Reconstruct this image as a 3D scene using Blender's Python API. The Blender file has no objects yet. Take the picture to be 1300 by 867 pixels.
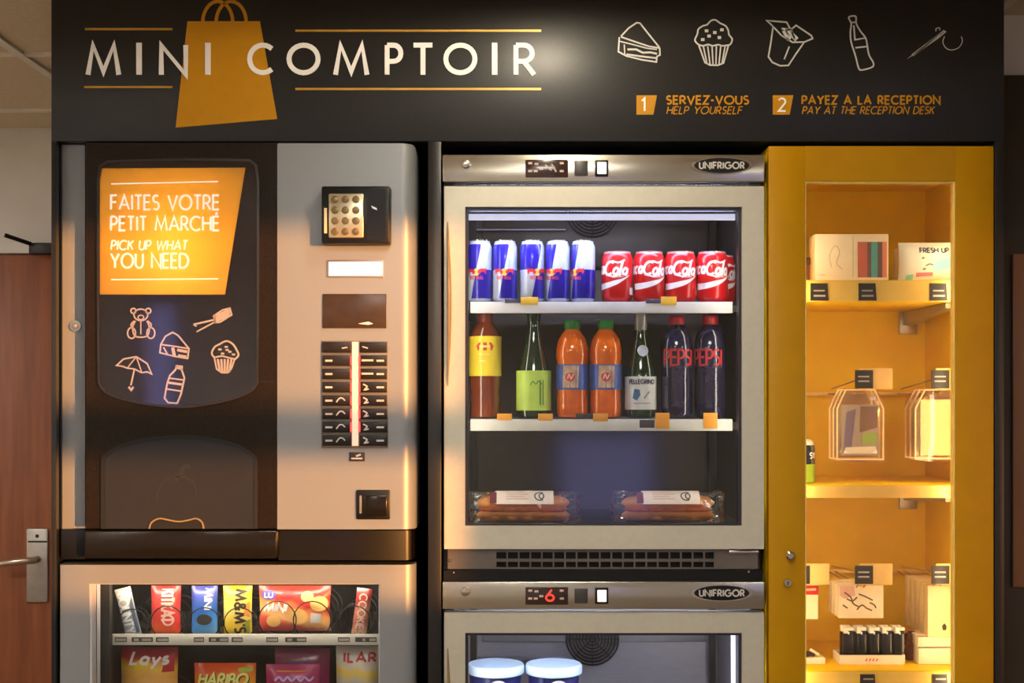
import bpy, bmesh, math, random
from mathutils import Vector

random.seed(7)
SC = bpy.context.scene
COL = SC.collection
PI = math.pi

# ---------------------------------------------------------------- camera, world, sun, exposure
D, H = 2.76, 1.58            # camera distance to the shop front, lens height
F = 1656.0                   # focal length in pixels of the 1300 x 867 frame
VX, VY = 650.0, 500.0        # vanishing point of the photograph
cam_d = bpy.data.cameras.new('camera')
cam_d.sensor_width = 36.0
cam_d.lens = F / 1300.0 * 36.0
cam_d.shift_y = (VY - 433.5) / 1300.0
cam = bpy.data.objects.new('camera', cam_d)
cam.location = (0, -D, H)
cam.rotation_euler = (PI / 2, 0, 0)
COL.objects.link(cam)
SC.camera = cam

world = bpy.data.worlds.new('World')
SC.world = world
world.use_nodes = True
bg = world.node_tree.nodes['Background']
bg.inputs['Color'].default_value = (0.34, 0.33, 0.74, 1)
bg.inputs['Strength'].default_value = 3.3

sun_d = bpy.data.lights.new('evening_sun', 'SUN')
sun_d.energy = 12.5
sun_d.angle = math.radians(0.6)
sun_d.color = (1.0, 0.41, 0.11)
sun = bpy.data.objects.new('evening_sun', sun_d)
COL.objects.link(sun)
SUN_T = 0.80                 # sideways travel for each metre towards the shop front
sun.rotation_euler = Vector((-SUN_T, 1.0, -0.021)).to_track_quat('-Z', 'Y').to_euler()
sun.location = (4, -6, 3)

SC.view_settings.view_transform = 'Standard'
SC.view_settings.look = 'None'
SC.view_settings.exposure = 0.0
SC.view_settings.gamma = 1.0
SC.view_settings.use_curve_mapping = False


# ---------------------------------------------------------------- helpers
def lin(c):
    return tuple(((x / 255.0) / 12.92 if x / 255.0 <= 0.04045 else ((x / 255.0 + 0.055) / 1.055) ** 2.4) for x in c)


MATS = {}


def M(name, rgb=None, rough=0.5, metal=0.0, var=0.06, scale=40.0, bump=0.0, coat=0.0, emit=None, es=0.0,
      stretch=(1, 1, 1), trans=0.0, spec=0.5):
    if name in MATS:
        return MATS[name]
    m = bpy.data.materials.new(name)
    m.use_nodes = True
    nt = m.node_tree
    p = nt.nodes['Principled BSDF']
    c = lin(rgb)
    tc = nt.nodes.new('ShaderNodeTexCoord')
    mp = nt.nodes.new('ShaderNodeMapping')
    mp.inputs['Scale'].default_value = stretch
    nz = nt.nodes.new('ShaderNodeTexNoise')
    nz.inputs['Scale'].default_value = scale
    nz.inputs['Detail'].default_value = 4
    nt.links.new(tc.outputs['Object'], mp.inputs['Vector'])
    nt.links.new(mp.outputs['Vector'], nz.inputs['Vector'])
    r = nt.nodes.new('ShaderNodeValToRGB')
    r.color_ramp.elements[0].position = 0.3
    r.color_ramp.elements[1].position = 0.7
    r.color_ramp.elements[0].color = tuple(x * (1 - var) for x in c) + (1,)
    r.color_ramp.elements[1].color = tuple(min(1, x * (1 + var)) for x in c) + (1,)
    nt.links.new(nz.outputs['Fac'], r.inputs['Fac'])
    nt.links.new(r.outputs['Color'], p.inputs['Base Color'])
    p.inputs['Roughness'].default_value = rough
    p.inputs['Metallic'].default_value = metal
    p.inputs['Coat Weight'].default_value = coat
    p.inputs['Specular IOR Level'].default_value = spec
    p.inputs['Coat Roughness'].default_value = 0.08
    if trans:
        p.inputs['Transmission Weight'].default_value = trans
    if emit:
        p.inputs['Emission Color'].default_value = lin(emit) + (1,)
        p.inputs['Emission Strength'].default_value = es
    if bump:
        b = nt.nodes.new('ShaderNodeBump')
        b.inputs['Strength'].default_value = bump
        b.inputs['Distance'].default_value = 0.002
        nt.links.new(nz.outputs['Fac'], b.inputs['Height'])
        nt.links.new(b.outputs['Normal'], p.inputs['Normal'])
    MATS[name] = m
    return m


def thin_glass(name, tint=(255, 255, 255), refl=1.0, rough=0.02, ior=1.45, haze=0.0):
    if name in MATS:
        return MATS[name]
    m = bpy.data.materials.new(name)
    m.use_nodes = True
    nt = m.node_tree
    nt.nodes.clear()
    out = nt.nodes.new('ShaderNodeOutputMaterial')
    mix = nt.nodes.new('ShaderNodeMixShader')
    tr = nt.nodes.new('ShaderNodeBsdfTransparent')
    tr.inputs['Color'].default_value = lin(tint) + (1,)
    gl = nt.nodes.new('ShaderNodeBsdfGlossy')
    gl.inputs['Roughness'].default_value = rough
    gl.inputs['Color'].default_value = (refl, refl, refl, 1)
    fr = nt.nodes.new('ShaderNodeFresnel')
    fr.inputs['IOR'].default_value = ior
    nt.links.new(fr.outputs['Fac'], mix.inputs['Fac'])
    src = tr
    if haze:
        df = nt.nodes.new('ShaderNodeBsdfDiffuse')
        df.inputs['Color'].default_value = (0.9, 0.88, 0.82, 1)
        mh = nt.nodes.new('ShaderNodeMixShader')
        mh.inputs['Fac'].default_value = haze
        nt.links.new(tr.outputs[0], mh.inputs[1])
        nt.links.new(df.outputs[0], mh.inputs[2])
        src = mh
    nt.links.new(src.outputs[0], mix.inputs[1])
    nt.links.new(gl.outputs[0], mix.inputs[2])
    nt.links.new(mix.outputs[0], out.inputs['Surface'])
    MATS[name] = m
    return m


def translucent(name, rgb, mixf=0.6):
    if name in MATS:
        return MATS[name]
    m = bpy.data.materials.new(name)
    m.use_nodes = True
    nt = m.node_tree
    nt.nodes.clear()
    out = nt.nodes.new('ShaderNodeOutputMaterial')
    mix = nt.nodes.new('ShaderNodeMixShader')
    mix.inputs['Fac'].default_value = mixf
    d = nt.nodes.new('ShaderNodeBsdfDiffuse')
    t = nt.nodes.new('ShaderNodeBsdfTranslucent')
    for n in (d, t):
        n.inputs['Color'].default_value = lin(rgb) + (1,)
    nt.links.new(d.outputs[0], mix.inputs[1])
    nt.links.new(t.outputs[0], mix.inputs[2])
    nt.links.new(mix.outputs[0], out.inputs['Surface'])
    MATS[name] = m
    return m


def sx(px, Y):
    return (px - VX) * (Y + D) / F


def sz(py, Y):
    return H - (py - VY) * (Y + D) / F


ORG = {}


def tag(o, label=None, cat=None, group=None, kind=None):
    if label:
        o['label'] = label
    if cat:
        o['category'] = cat
    if group:
        o['group'] = group
    if kind:
        o['kind'] = kind
    return o


def thing(name, label, cat, loc=(0, 0, 0), group=None, kind=None):
    o = bpy.data.objects.new(name, None)
    o.empty_display_size = 0.05
    COL.objects.link(o)
    o.location = loc
    ORG[o] = Vector(loc)
    return tag(o, label, cat, group, kind)


class B:
    """collects geometry; build() links it as one mesh object"""

    def __init__(self):
        self.v = []
        self.f = []
        self.uv = []

    def add(self, vs, fs, uvs=None):
        k = len(self.v)
        self.v += [Vector(p) for p in vs]
        self.f += [tuple(i + k for i in f) for f in fs]
        self.uv += (uvs if uvs else [None] * len(fs))
        return self

    def box(self, x0, x1, y0, y1, z0, z1, bev=0.0, seg=2):
        if x0 > x1: x0, x1 = x1, x0
        if y0 > y1: y0, y1 = y1, y0
        if z0 > z1: z0, z1 = z1, z0
        if not bev:
            vs = [(x, y, z) for x in (x0, x1) for y in (y0, y1) for z in (z0, z1)]
            return self.add(vs, [(0, 1, 3, 2), (4, 6, 7, 5), (0, 4, 5, 1), (2, 3, 7, 6), (0, 2, 6, 4), (1, 5, 7, 3)])
        bm = bmesh.new()
        bmesh.ops.create_cube(bm, size=1)
        for v in bm.verts:
            v.co = ((x0 + x1) / 2 + v.co.x * (x1 - x0), (y0 + y1) / 2 + v.co.y * (y1 - y0), (z0 + z1) / 2 + v.co.z * (z1 - z0))
        bev = min(bev, 0.49 * min(x1 - x0, y1 - y0, z1 - z0))
        bmesh.ops.bevel(bm, geom=list(bm.edges), offset=bev, segments=seg, affect='EDGES', profile=0.5)
        bm.verts.index_update()
        self.add([v.co.copy() for v in bm.verts], [tuple(v.index for v in f.verts) for f in bm.faces])
        bm.free()
        return self

    def pbox(self, px0, py0, px1, py1, Y, dep, bev=0.0):
        """a box whose front face, at depth Y, was measured in the photograph"""
        return self.box(sx(px0, Y), sx(px1, Y), Y, Y + dep, sz(py1, Y), sz(py0, Y), bev)

    def prism(self, pts, y0, y1):
        """outline in x, z extruded in y"""
        n = len(pts)
        vs = [(x, y0, z) for x, z in pts] + [(x, y1, z) for x, z in pts]
        fs = [tuple(range(n)), tuple(range(2 * n - 1, n - 1, -1))]
        fs += [(i, (i + 1) % n, n + (i + 1) % n, n + i) for i in range(n)]
        return self.add(vs, fs)

    def pprism(self, pts, Y, dep):
        return self.prism([(sx(x, Y), sz(y, Y)) for x, y in pts], Y, Y + dep)

    def column(self, pts, z0, z1):
        """outline in x, y extruded in z"""
        n = len(pts)
        vs = [(x, y, z0) for x, y in pts] + [(x, y, z1) for x, y in pts]
        fs = [tuple(range(n)), tuple(range(2 * n - 1, n - 1, -1))]
        fs += [(i, (i + 1) % n, n + (i + 1) % n, n + i) for i in range(n)]
        return self.add(vs, fs)

    def patch(self, pts, d=0.0006, cuts=2):
        """flat outline in x, z facing -y, subdivided so that it can be wrapped afterwards"""
        bm = bmesh.new()
        f = bm.faces.new([bm.verts.new((x, -d, z)) for x, z in pts])
        bmesh.ops.triangulate(bm, faces=[f])
        if cuts:
            bmesh.ops.subdivide_edges(bm, edges=list(bm.edges), cuts=cuts, use_grid_fill=True)
        bm.verts.index_update()
        self.add([v.co.copy() for v in bm.verts], [tuple(v.index for v in f.verts) for f in bm.faces])
        bm.free()
        return self

    def stroke(self, pts, w, y0=-0.001, y1=0.0, seg=0.0):
        """a drawn line of width w in the x, z plane"""
        pts = [Vector((p[0], p[1])) for p in pts]
        q = [pts[0]]
        for p in pts[1:]:
            if (p - q[-1]).length > 1e-6:
                q.append(p)
        pts = q
        if seg:
            q = [pts[0]]
            for a, b in zip(pts, pts[1:]):
                k = max(1, int(math.ceil((b - a).length / seg)))
                for i in range(1, k + 1):
                    q.append(a + (b - a) * (i / k))
            pts = q
        n = len(pts)
        if n < 2:
            return self
        closed = n > 3 and (pts[0] - pts[-1]).length < 1e-6
        if closed:
            pts = pts[:-1]
            n -= 1
        L, R = [], []
        for i in range(n):
            if closed:
                a, b, c = pts[i - 1], pts[i], pts[(i + 1) % n]
            else:
                a, b, c = pts[max(0, i - 1)], pts[i], pts[min(n - 1, i + 1)]
            d1 = (b - a).normalized() if (b - a).length > 1e-9 else (c - b).normalized()
            d2 = (c - b).normalized() if (c - b).length > 1e-9 else d1
            n1 = Vector((-d1.y, d1.x))
            n2 = Vector((-d2.y, d2.x))
            m = n1 + n2
            m = m.normalized() if m.length > 1e-6 else n1
            k = min(2.2, 1.0 / max(0.3, m.dot(n1)))
            L.append(b + m * (w / 2 * k))
            R.append(b - m * (w / 2 * k))
        vs = []
        for i in range(n):
            vs += [(L[i].x, y0, L[i].y), (R[i].x, y0, R[i].y), (R[i].x, y1, R[i].y), (L[i].x, y1, L[i].y)]
        fs = []
        for i in range(n if closed else n - 1):
            a, b = 4 * i, 4 * ((i + 1) % n)
            for j in range(4):
                k = (j + 1) % 4
                fs.append((a + j, a + k, b + k, b + j))
        if not closed:
            fs += [(0, 1, 2, 3), (4 * n - 1, 4 * n - 2, 4 * n - 3, 4 * n - 4)]
        return self.add(vs, fs)

    def tube(self, pts, r, n=8, closed=False):
        pts = [Vector(p) for p in pts]
        k = len(pts)
        vs = []
        up = Vector((0.13, 0.31, 0.94))
        for i, p in enumerate(pts):
            a = pts[i - 1] if (i > 0 or closed) else pts[0]
            b = pts[(i + 1) % k] if (i < k - 1 or closed) else pts[-1]
            t = (b - a).normalized()
            s = t.cross(up)
            if s.length < 1e-4:
                s = t.cross(Vector((1, 0, 0)))
            s.normalize()
            u = s.cross(t)
            rr = r[i] if isinstance(r, (list, tuple)) else r
            vs += [p + s * (rr * math.cos(2 * PI * j / n)) + u * (rr * math.sin(2 * PI * j / n)) for j in range(n)]
        fs = []
        for i in range(k if closed else k - 1):
            a, b = i * n, ((i + 1) % k) * n
            fs += [(a + j, a + (j + 1) % n, b + (j + 1) % n, b + j) for j in range(n)]
        if not closed:
            fs += [tuple(range(n)), tuple(range(k * n - 1, (k - 1) * n - 1, -1))]
        return self.add(vs, fs)

    def lathe(self, prof, n=28, c=(0, 0, 0), axis='z', uvh=None):
        vs, fs, uvs = [], [], []
        k = len(prof)
        for r, h in prof:
            for j in range(n):
                a = 2 * PI * j / n
                if axis == 'z':
                    vs.append((c[0] + r * math.sin(a), c[1] - r * math.cos(a), c[2] + h))
                elif axis == 'y':
                    vs.append((c[0] + r * math.sin(a), c[1] + h, c[2] + r * math.cos(a)))
                else:
                    vs.append((c[0] + h, c[1] - r * math.cos(a), c[2] + r * math.sin(a)))
        for i in range(k - 1):
            for j in range(n):
                j2 = (j + 1) % n
                fs.append((i * n + j, i * n + j2, (i + 1) * n + j2, (i + 1) * n + j))
                if uvh:
                    uvs.append([(j / n, prof[i][1] / uvh), ((j + 1) / n, prof[i][1] / uvh), ((j + 1) / n, prof[i + 1][1] / uvh), (j / n, prof[i + 1][1] / uvh)])
                else:
                    uvs.append(None)
        for f in (tuple(range(n)), tuple(range(k * n - 1, (k - 1) * n - 1, -1))):
            fs.append(f)
            uvs.append([(0.02, 0.999 if f[0] else 0.001)] * n if uvh else None)
        return self.add(vs, fs, uvs)

    def disc(self, cx, cz, r, y0, y1, n=20, rx=None):
        rx = rx or r
        return self.prism([(cx + rx * math.cos(2 * PI * i / n), cz + r * math.sin(2 * PI * i / n)) for i in range(n)], y0, y1)

    def map(self, fn):
        self.v = [Vector(fn(p)) for p in self.v]
        return self

    def build(self, name, mat, parent=None, smooth=True, label=None, ang=38):
        org = ORG.get(parent, Vector((0, 0, 0)))
        bm = bmesh.new()
        vv = [bm.verts.new(p - org) for p in self.v]
        useuv = any(self.uv)
        ul = bm.loops.layers.uv.new('UVMap') if useuv else None
        for f, u in zip(self.f, self.uv):
            try:
                bf = bm.faces.new([vv[i] for i in f])
            except ValueError:
                continue
            if u and useuv:
                for l, q in zip(bf.loops, u):
                    l[ul].uv = q
        bmesh.ops.recalc_face_normals(bm, faces=list(bm.faces))
        me = bpy.data.meshes.new(name)
        bm.to_mesh(me)
        bm.free()
        if smooth:
            me.polygons.foreach_set('use_smooth', [True] * len(me.polygons))
            me.set_sharp_from_angle(angle=math.radians(ang))
        if isinstance(mat, str):
            mat = MATS[mat]
        me.materials.append(mat)
        o = bpy.data.objects.new(name, me)
        COL.objects.link(o)
        if parent is not None:
            o.parent = parent
        ORG[o] = org
        if label:
            o['label'] = label
        return o


def wrapper(r, ang=0.0):
    """bend flat x, z decals round an upright cylinder of radius r"""
    def fn(p):
        a = p.x / r + ang
        rr = r - p.y
        return (rr * math.sin(a), -rr * math.cos(a), p.z)
    return fn


def copy_tree(o, parent=None):
    c = o.copy()
    COL.objects.link(c)
    c.parent = parent
    ORG[c] = ORG.get(o, Vector((0, 0, 0)))
    for ch in list(o.children):
        copy_tree(ch, c)
    return c


# ---------------------------------------------------------------- a drawn alphabet (capital height 1)
def arc(cx, cy, rx, ry, a0, a1, n=14):
    return [(cx + rx * math.cos(math.radians(a0 + (a1 - a0) * i / n)), cy + ry * math.sin(math.radians(a0 + (a1 - a0) * i / n))) for i in range(n + 1)]


def bowl(x, y0, y1, w):
    h = (y1 - y0) / 2
    return [(0, y1)] + arc(x, y0 + h, w, h, 90, -90, 10) + [(0, y0)]


GL = {
    ' ': (.35, []),
    'A': (.82, [[(0, 0), (.41, 1), (.82, 0)], [(.15, .33), (.67, .33)]]),
    'B': (.55, [[(0, 0), (0, 1)], bowl(.25, .53, 1, .22), bowl(.28, 0, .53, .27)]),
    'C': (.86, [arc(.5, .5, .5, .5, 48, 312, 18)]),
    'D': (.75, [[(0, 0), (0, 1)], bowl(.25, 0, 1, .5)]),
    'E': (.5, [[(.5, 1), (0, 1), (0, 0), (.5, 0)], [(0, .52), (.45, .52)]]),
    'F': (.48, [[(.48, 1), (0, 1), (0, 0)], [(0, .52), (.43, .52)]]),
    'G': (.98, [arc(.5, .5, .5, .5, 48, 360, 20) + [(.55, .5)]]),
    'H': (.68, [[(0, 0), (0, 1)], [(.68, 0), (.68, 1)], [(0, .52), (.68, .52)]]),
    'I': (.06, [[(.03, 0), (.03, 1)]]),
    'K': (.62, [[(0, 0), (0, 1)], [(.58, 1), (.02, .45)], [(.2, .6), (.62, 0)]]),
    'L': (.45, [[(0, 1), (0, 0), (.45, 0)]]),
    'M': (1.0, [[(0, 0), (.16, 1), (.5, .1), (.84, 1), (1.0, 0)]]),
    'N': (.76, [[(0, 0), (0, 1), (.76, 0), (.76, 1)]]),
    'O': (1.0, [arc(.5, .5, .5, .5, 0, 360, 24)]),
    'P': (.52, [[(0, 0), (0, 1)], bowl(.25, .45, 1, .27)]),
    'Q': (1.0, [arc(.5, .5, .5, .5, 0, 360, 24), [(.6, .3), (1, -.05)]]),
    'R': (.58, [[(0, 0), (0, 1)], bowl(.25, .45, 1, .27), [(.25, .45), (.58, 0)]]),
    'S': (.5, [arc(.25, .76, .23, .24, 40, 270, 10) + arc(.25, .26, .25, .26, 90, -140, 10)]),
    'T': (.56, [[(0, 1), (.56, 1)], [(.28, 1), (.28, 0)]]),
    'U': (.64, [[(0, 1)] + arc(.32, .32, .32, .32, 180, 360, 12) + [(.64, 1)]]),
    'V': (.74, [[(0, 1), (.37, 0), (.74, 1)]]),
    'W': (1.1, [[(0, 1), (.28, 0), (.55, .9), (.82, 0), (1.1, 1)]]),
    'X': (.7, [[(0, 0), (.7, 1)], [(0, 1), (.7, 0)]]),
    'Y': (.7, [[(0, 1), (.35, .48), (.7, 1)], [(.35, .48), (.35, 0)]]),
    'Z': (.62, [[(0, 1), (.62, 1), (0, 0), (.62, 0)]]),
    '1': (.3, [[(0, .8), (.22, 1), (.22, 0)]]),
    '2': (.5, [arc(.25, .75, .25, .25, 160, -30, 10) + [(0, 0), (.52, 0)]]),
    '6': (.5, [arc(.25, .28, .25, .28, 0, 360, 14), [(.02, .36), (.36, 1)]]),
    '-': (.3, [[(0, .45), (.3, .45)]]),
    "'": (.06, [[(.03, .75), (.03, 1)]]),
    '&': (.8, [[(.75, .0), (.2, .7)] + arc(.38, .8, .19, .2, 180, 0, 8) + [(.1, .4)] + arc(.3, .24, .24, .24, 150, 300, 8) + [(.75, .5)]]),
    'c': (.5, [arc(.25, .25, .25, .25, 50, 310, 10)]),
    'o': (.52, [arc(.26, .25, .25, .25, 0, 360, 14)]),
    'a': (.56, [arc(.26, .25, .25, .25, 0, 360, 14), [(.5, .5), (.5, 0), (.56, 0)]]),
    'l': (.2, [[(.1, 1), (.04, .1), (.12, 0), (.2, .05)]]),
    'y': (.5, [[(0, .5), (.25, 0)], [(.5, .5), (.1, -.35)]]),
    's': (.36, [arc(.18, .38, .15, .13, 40, 270, 8) + arc(.18, .13, .17, .13, 90, -150, 8)]),
}
GL['\u00c9'] = (.5, GL['E'][1] + [[(.2, 1.14), (.36, 1.3)]])


def write(b, text, x0, x1, z0, z1, w, slant=0.0, sp=0.22, y0=-0.001, y1=0.0, seg=0.0):
    """fit a line of text into x0..x1 and z0..z1"""
    tot = sum(GL[c][0] for c in text) + sp * (len(text) - 1)
    hz = z1 - z0
    k = (x1 - x0) / tot
    x = 0.0
    for c in text:
        for q, pl in enumerate(GL[c][1]):
            b.stroke([(x0 + (x + p[0]) * k + slant * p[1] * hz, z0 + p[1] * hz) for p in pl], w, y0 - .00006 * q, y1, seg)
        x += GL[c][0] + sp
    return b


def pwrite(b, text, px0, py0, px1, py1, wpx, Y, slant=0.0, sp=0.22, t=0.001):
    s = (Y + D) / F
    return write(b, text, sx(px0, Y), sx(px1, Y), sz(py1, Y), sz(py0, Y), wpx * s, slant, sp, Y - t, Y)


def pline(b, pts, wpx, Y, t=0.001):
    s = (Y + D) / F
    return b.stroke([(sx(x, Y), sz(y, Y)) for x, y in pts], wpx * s, Y - t, Y)


def zoomed(pts, ox, oy, k):
    return [(ox + x / k, oy + y / k) for x, y in pts]


def smoothline(pts, n=4, closed=False):
    """Catmull-Rom through the points"""
    out = []
    k = len(pts)
    rng = range(k if closed else k - 1)
    for i in rng:
        p0 = pts[i - 1] if (i > 0 or closed) else pts[0]
        p1 = pts[i]
        p2 = pts[(i + 1) % k]
        p3 = pts[(i + 2) % k] if (i + 2 < k or closed) else pts[-1]
        for j in range(n):
            t = j / n
            out.append(tuple(0.5 * (2 * p1[q] + (p2[q] - p0[q]) * t + (2 * p0[q] - 5 * p1[q] + 4 * p2[q] - p3[q]) * t * t + (3 * p1[q] - p0[q] - 3 * p2[q] + p3[q]) * t ** 3) for q in (0, 1)))
    out.append(tuple(pts[0]) if closed else tuple(pts[-1]))
    return out


# ---------------------------------------------------------------- shared materials
M('charcoal', (33, 32, 30), 0.36, spec=.35, coat=0.0, var=0.10, scale=120, bump=0.05)
M('charcoal_edge', (58, 55, 50), 0.5)
M('black_plastic', (16, 15, 14), 0.4, spec=.3, var=0.2)
M('black_matte', (10, 10, 10), 0.7)
M('dark_void', (14, 12, 10), 0.8)
M('white_print', (246, 243, 238), 0.5, var=0.03)
M('gold_print', (192, 134, 6), 0.5, spec=.25, var=0.04)
M('gold_line', (196, 150, 50), 0.4, metal=0.3)
M('silver_paint', (138, 140, 142), 0.40, metal=0.25, var=0.03, scale=300)
M('speckled_black', (31, 21, 9), 0.36, spec=.18, var=0.55, scale=420, bump=0.25)
M('smoked_plastic', (42, 41, 43), 0.3, var=0.06, spec=.3)
M('glossy_black', (22, 17, 9), 0.2, var=0.1, spec=.35)
M('chrome', (205, 200, 192), 0.18, metal=1.0, var=0.04)
M('steel', (190, 185, 172), 0.24, metal=0.9, var=0.05, scale=60, stretch=(1, 1, 40))
M('satin_aluminium', (198, 193, 174), 0.46, metal=0.35, var=0.03, scale=80)
M('grey_metal', (150, 147, 150), 0.42, metal=0.6, var=0.05, scale=30, stretch=(1, 1, 8))
M('dark_metal', (52, 50, 50), 0.45, metal=0.5)
M('icon_print', (206, 204, 198), 0.5, var=0.03)
M('yellow_lacquer', (182, 131, 0), 0.42, spec=.2, var=0.05, scale=18)
M('liner_dark', (82, 75, 70), 0.42, metal=0.5, var=0.05, scale=30, stretch=(1, 1, 8))
M('yellow_inside', (234, 190, 8), 0.5, spec=.3, var=0.04, scale=18)
M('price_yellow', (248, 196, 60), 0.5)
M('price_orange', (250, 168, 50), 0.5)
M('tag_dark', (52, 44, 36), 0.5)
M('tag_slate', (70, 66, 92), 0.5)
M('white_plastic', (232, 230, 226), 0.4, var=0.02)
M('cream_plastic', (236, 214, 170), 0.45, var=0.02)
M('shelf_white', (226, 224, 222), 0.4, var=0.02)
M('cream_wall', (230, 224, 214), 0.8, var=0.04, scale=8)
M('cold_led', (255, 255, 255), 0.5, emit=(206, 214, 255), es=44.0)
M('warm_led', (255, 240, 210), 0.5, emit=(255, 236, 200), es=22.0)
M('led_diffuser', (230, 230, 240), 0.5, emit=(206, 208, 240), es=.75)
thin_glass('pane_glass', (246, 247, 246), rough=0.09)
thin_glass('clear_film', (252, 250, 246), rough=0.12, haze=0.025)
thin_glass('pouch_film', (250, 240, 220), rough=0.10, haze=0.05)

# ---------------------------------------------------------------- the room
XL, XR, YB, YF, ZC = -3.08, 5.92, 1.60, -5.20, 2.46
tag(B().box(XL, XR, YF, YB, -0.1, 0).build('floor', M('floor_stone', (120, 100, 78), 0.45, var=0.12, scale=6)), kind='structure')
tag(B().box(XL - .1, XL, YF, YB, 0, 2.56).build('wall_left', 'cream_wall'), kind='structure')
tag(B().box(XR, XR + .1, YF, YB, 0, 2.56).build('wall_right', 'cream_wall'), kind='structure')
tag(B().box(XL - .1, XR + .1, YB, YB + .1, 0, 2.56).build('wall_back', 'cream_wall'), kind='structure')

# wall behind the viewer with windows; the low sun comes through the right-hand ones
WIN = [(-2.26, -2.02, 1.35, 2.15), (0.26, 0.90, 0.80, 1.36), (3.02, 4.14, 1.22, 2.07), (5.02, 5.80, 0.90, 2.07)]
wb = B()
xs = [XL - .1] + [v for w in WIN for v in w[:2]] + [XR + .1]
for i in range(len(xs) - 1):
    if i % 2 == 0:
        wb.box(xs[i], xs[i + 1], YF - .1, YF, 0, 2.56)
    else:
        w = WIN[i // 2]
        wb.box(xs[i], xs[i + 1], YF - .1, YF, 0, w[2])
        wb.box(xs[i], xs[i + 1], YF - .1, YF, w[3], 2.56)
tag(wb.build('wall_front', M('warm_wall', (214, 206, 194), 0.8, var=0.04, scale=5)), kind='structure')
for i, (x0, x1, z0, z1) in enumerate(WIN):
    fr = B()
    for a in ((x0, x0 + .03, z0, z1), (x1 - .03, x1, z0, z1), (x0 + .03, x1 - .03, z0, z0 + .03), (x0 + .03, x1 - .03, z1 - .03, z1)):
        fr.box(a[0], a[1], YF - .07, YF - .02, a[2], a[3])
    if i == 2:
        fr.box(x0 + .03, x1 - .03, YF - .07, YF - .02, 1.555, 1.665)
    w = tag(fr.build('window_%d' % (i + 1), 'dark_metal'), kind='structure')
    B().box(x0 + .03, x1 - .03, YF - .05, YF - .045, z0 + .03, z1 - .03).build('window_pane', 'pane_glass' if i < 3 else thin_glass('tinted_pane', (130, 128, 124)), w)  # last window's pane is darkened to weaken its sun on the yellow cabinet

# suspended ceiling: slab, tiles, rails
ceil = tag(B().box(XL - .1, XR + .1, YF, YB, ZC + .04, ZC + .14).build('ceiling', 'cream_wall'), kind='structure')
M('ceiling_tile', (226, 208, 172), 0.9, var=0.05, scale=60)
M('ceiling_rail', (240, 232, 212), 0.6)
TX, TY = .6, .675
tile_me = None
gx = [-1.28 + TX * k for k in range(-3, 13)]
gy = [.64 + TY * k for k in range(-8, 2)]
for x in gx[:-1]:
    for y in gy:
        y1 = min(y + TY, YB)
        if tile_me is None or y1 < y + TY - 1e-6:
            o = B().box(0.013, TX - .013, 0.013, y1 - y - .013, ZC + .008, ZC + .03).build('ceiling_tile', 'ceiling_tile', ceil)
            if y1 >= y + TY - 1e-6:
                tile_me = o.data
        else:
            o = bpy.data.objects.new('ceiling_tile', tile_me)
            COL.objects.link(o)
            o.parent = ceil
        o.location = (x, y, 0)
for x in gx:
    B().box(x - .012, x + .012, YF, YB, ZC, ZC + .012).build('ceiling_rail', 'ceiling_rail', ceil, smooth=False)
for y in gy[1:]:
    B().box(XL, XR, y - .012, y + .012, ZC + .001, ZC + .0125).build('ceiling_rail', 'ceiling_rail', ceil, smooth=False)

# unseen ceiling panels added as fill light for the room
M('panel_light', (255, 250, 240), 0.5, emit=(255, 251, 246), es=28.0)
for k, (x, y) in enumerate(((-2.7, -3.4), (-.81, -3.6), (2.6, -3.4), (-2.35, -.2), (0.05, -1.85))):
    t = thing('ceiling_light', ['square ceiling light behind the viewer by the left wall', 'square ceiling light behind the viewer in the middle of the room', 'square ceiling light behind the viewer on the right', 'square ceiling light left of the machines before the wooden door', 'square ceiling light between the viewer and the sign'][k], 'ceiling light', (x, y, ZC - .02), 'ceiling lights')
    b = B()
    for a in ((-.3, -.28, -.3, .3), (.28, .3, -.3, .3), (-.28, .28, -.3, -.28), (-.28, .28, .28, .3)):
        b.box(x + a[0], x + a[1], y + a[2], y + a[3], ZC - .02, ZC - .001)
    b.build('frame', 'white_plastic', t)
    B().box(x - .28, x + .28, y - .28, y + .28, ZC - .015, ZC - .002).build('diffuser', 'panel_light', t)

# downlight just in front of the sign
dl = thing('downlight', 'round recessed downlight in the ceiling above the sign', 'downlight', (.09, -.52, ZC - .012))
B().lathe([(.035, .0), (.055, .0), (.058, .004), (.055, .011), (.035, .011)], 24, (.09, -.52, ZC - .012)).build('trim_ring', 'chrome', dl)
sp = bpy.data.lights.new('downlight_lamp', 'SPOT')
sp.energy = 20
sp.color = (1, .86, .64)
sp.spot_size = math.radians(176)
sp.spot_blend = 0.15
sp.shadow_soft_size = 0.03
spo = bpy.data.objects.new('downlight_lamp', sp)
spo.location = (0, 0, -.012)
COL.objects.link(spo)
spo.parent = dl

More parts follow.
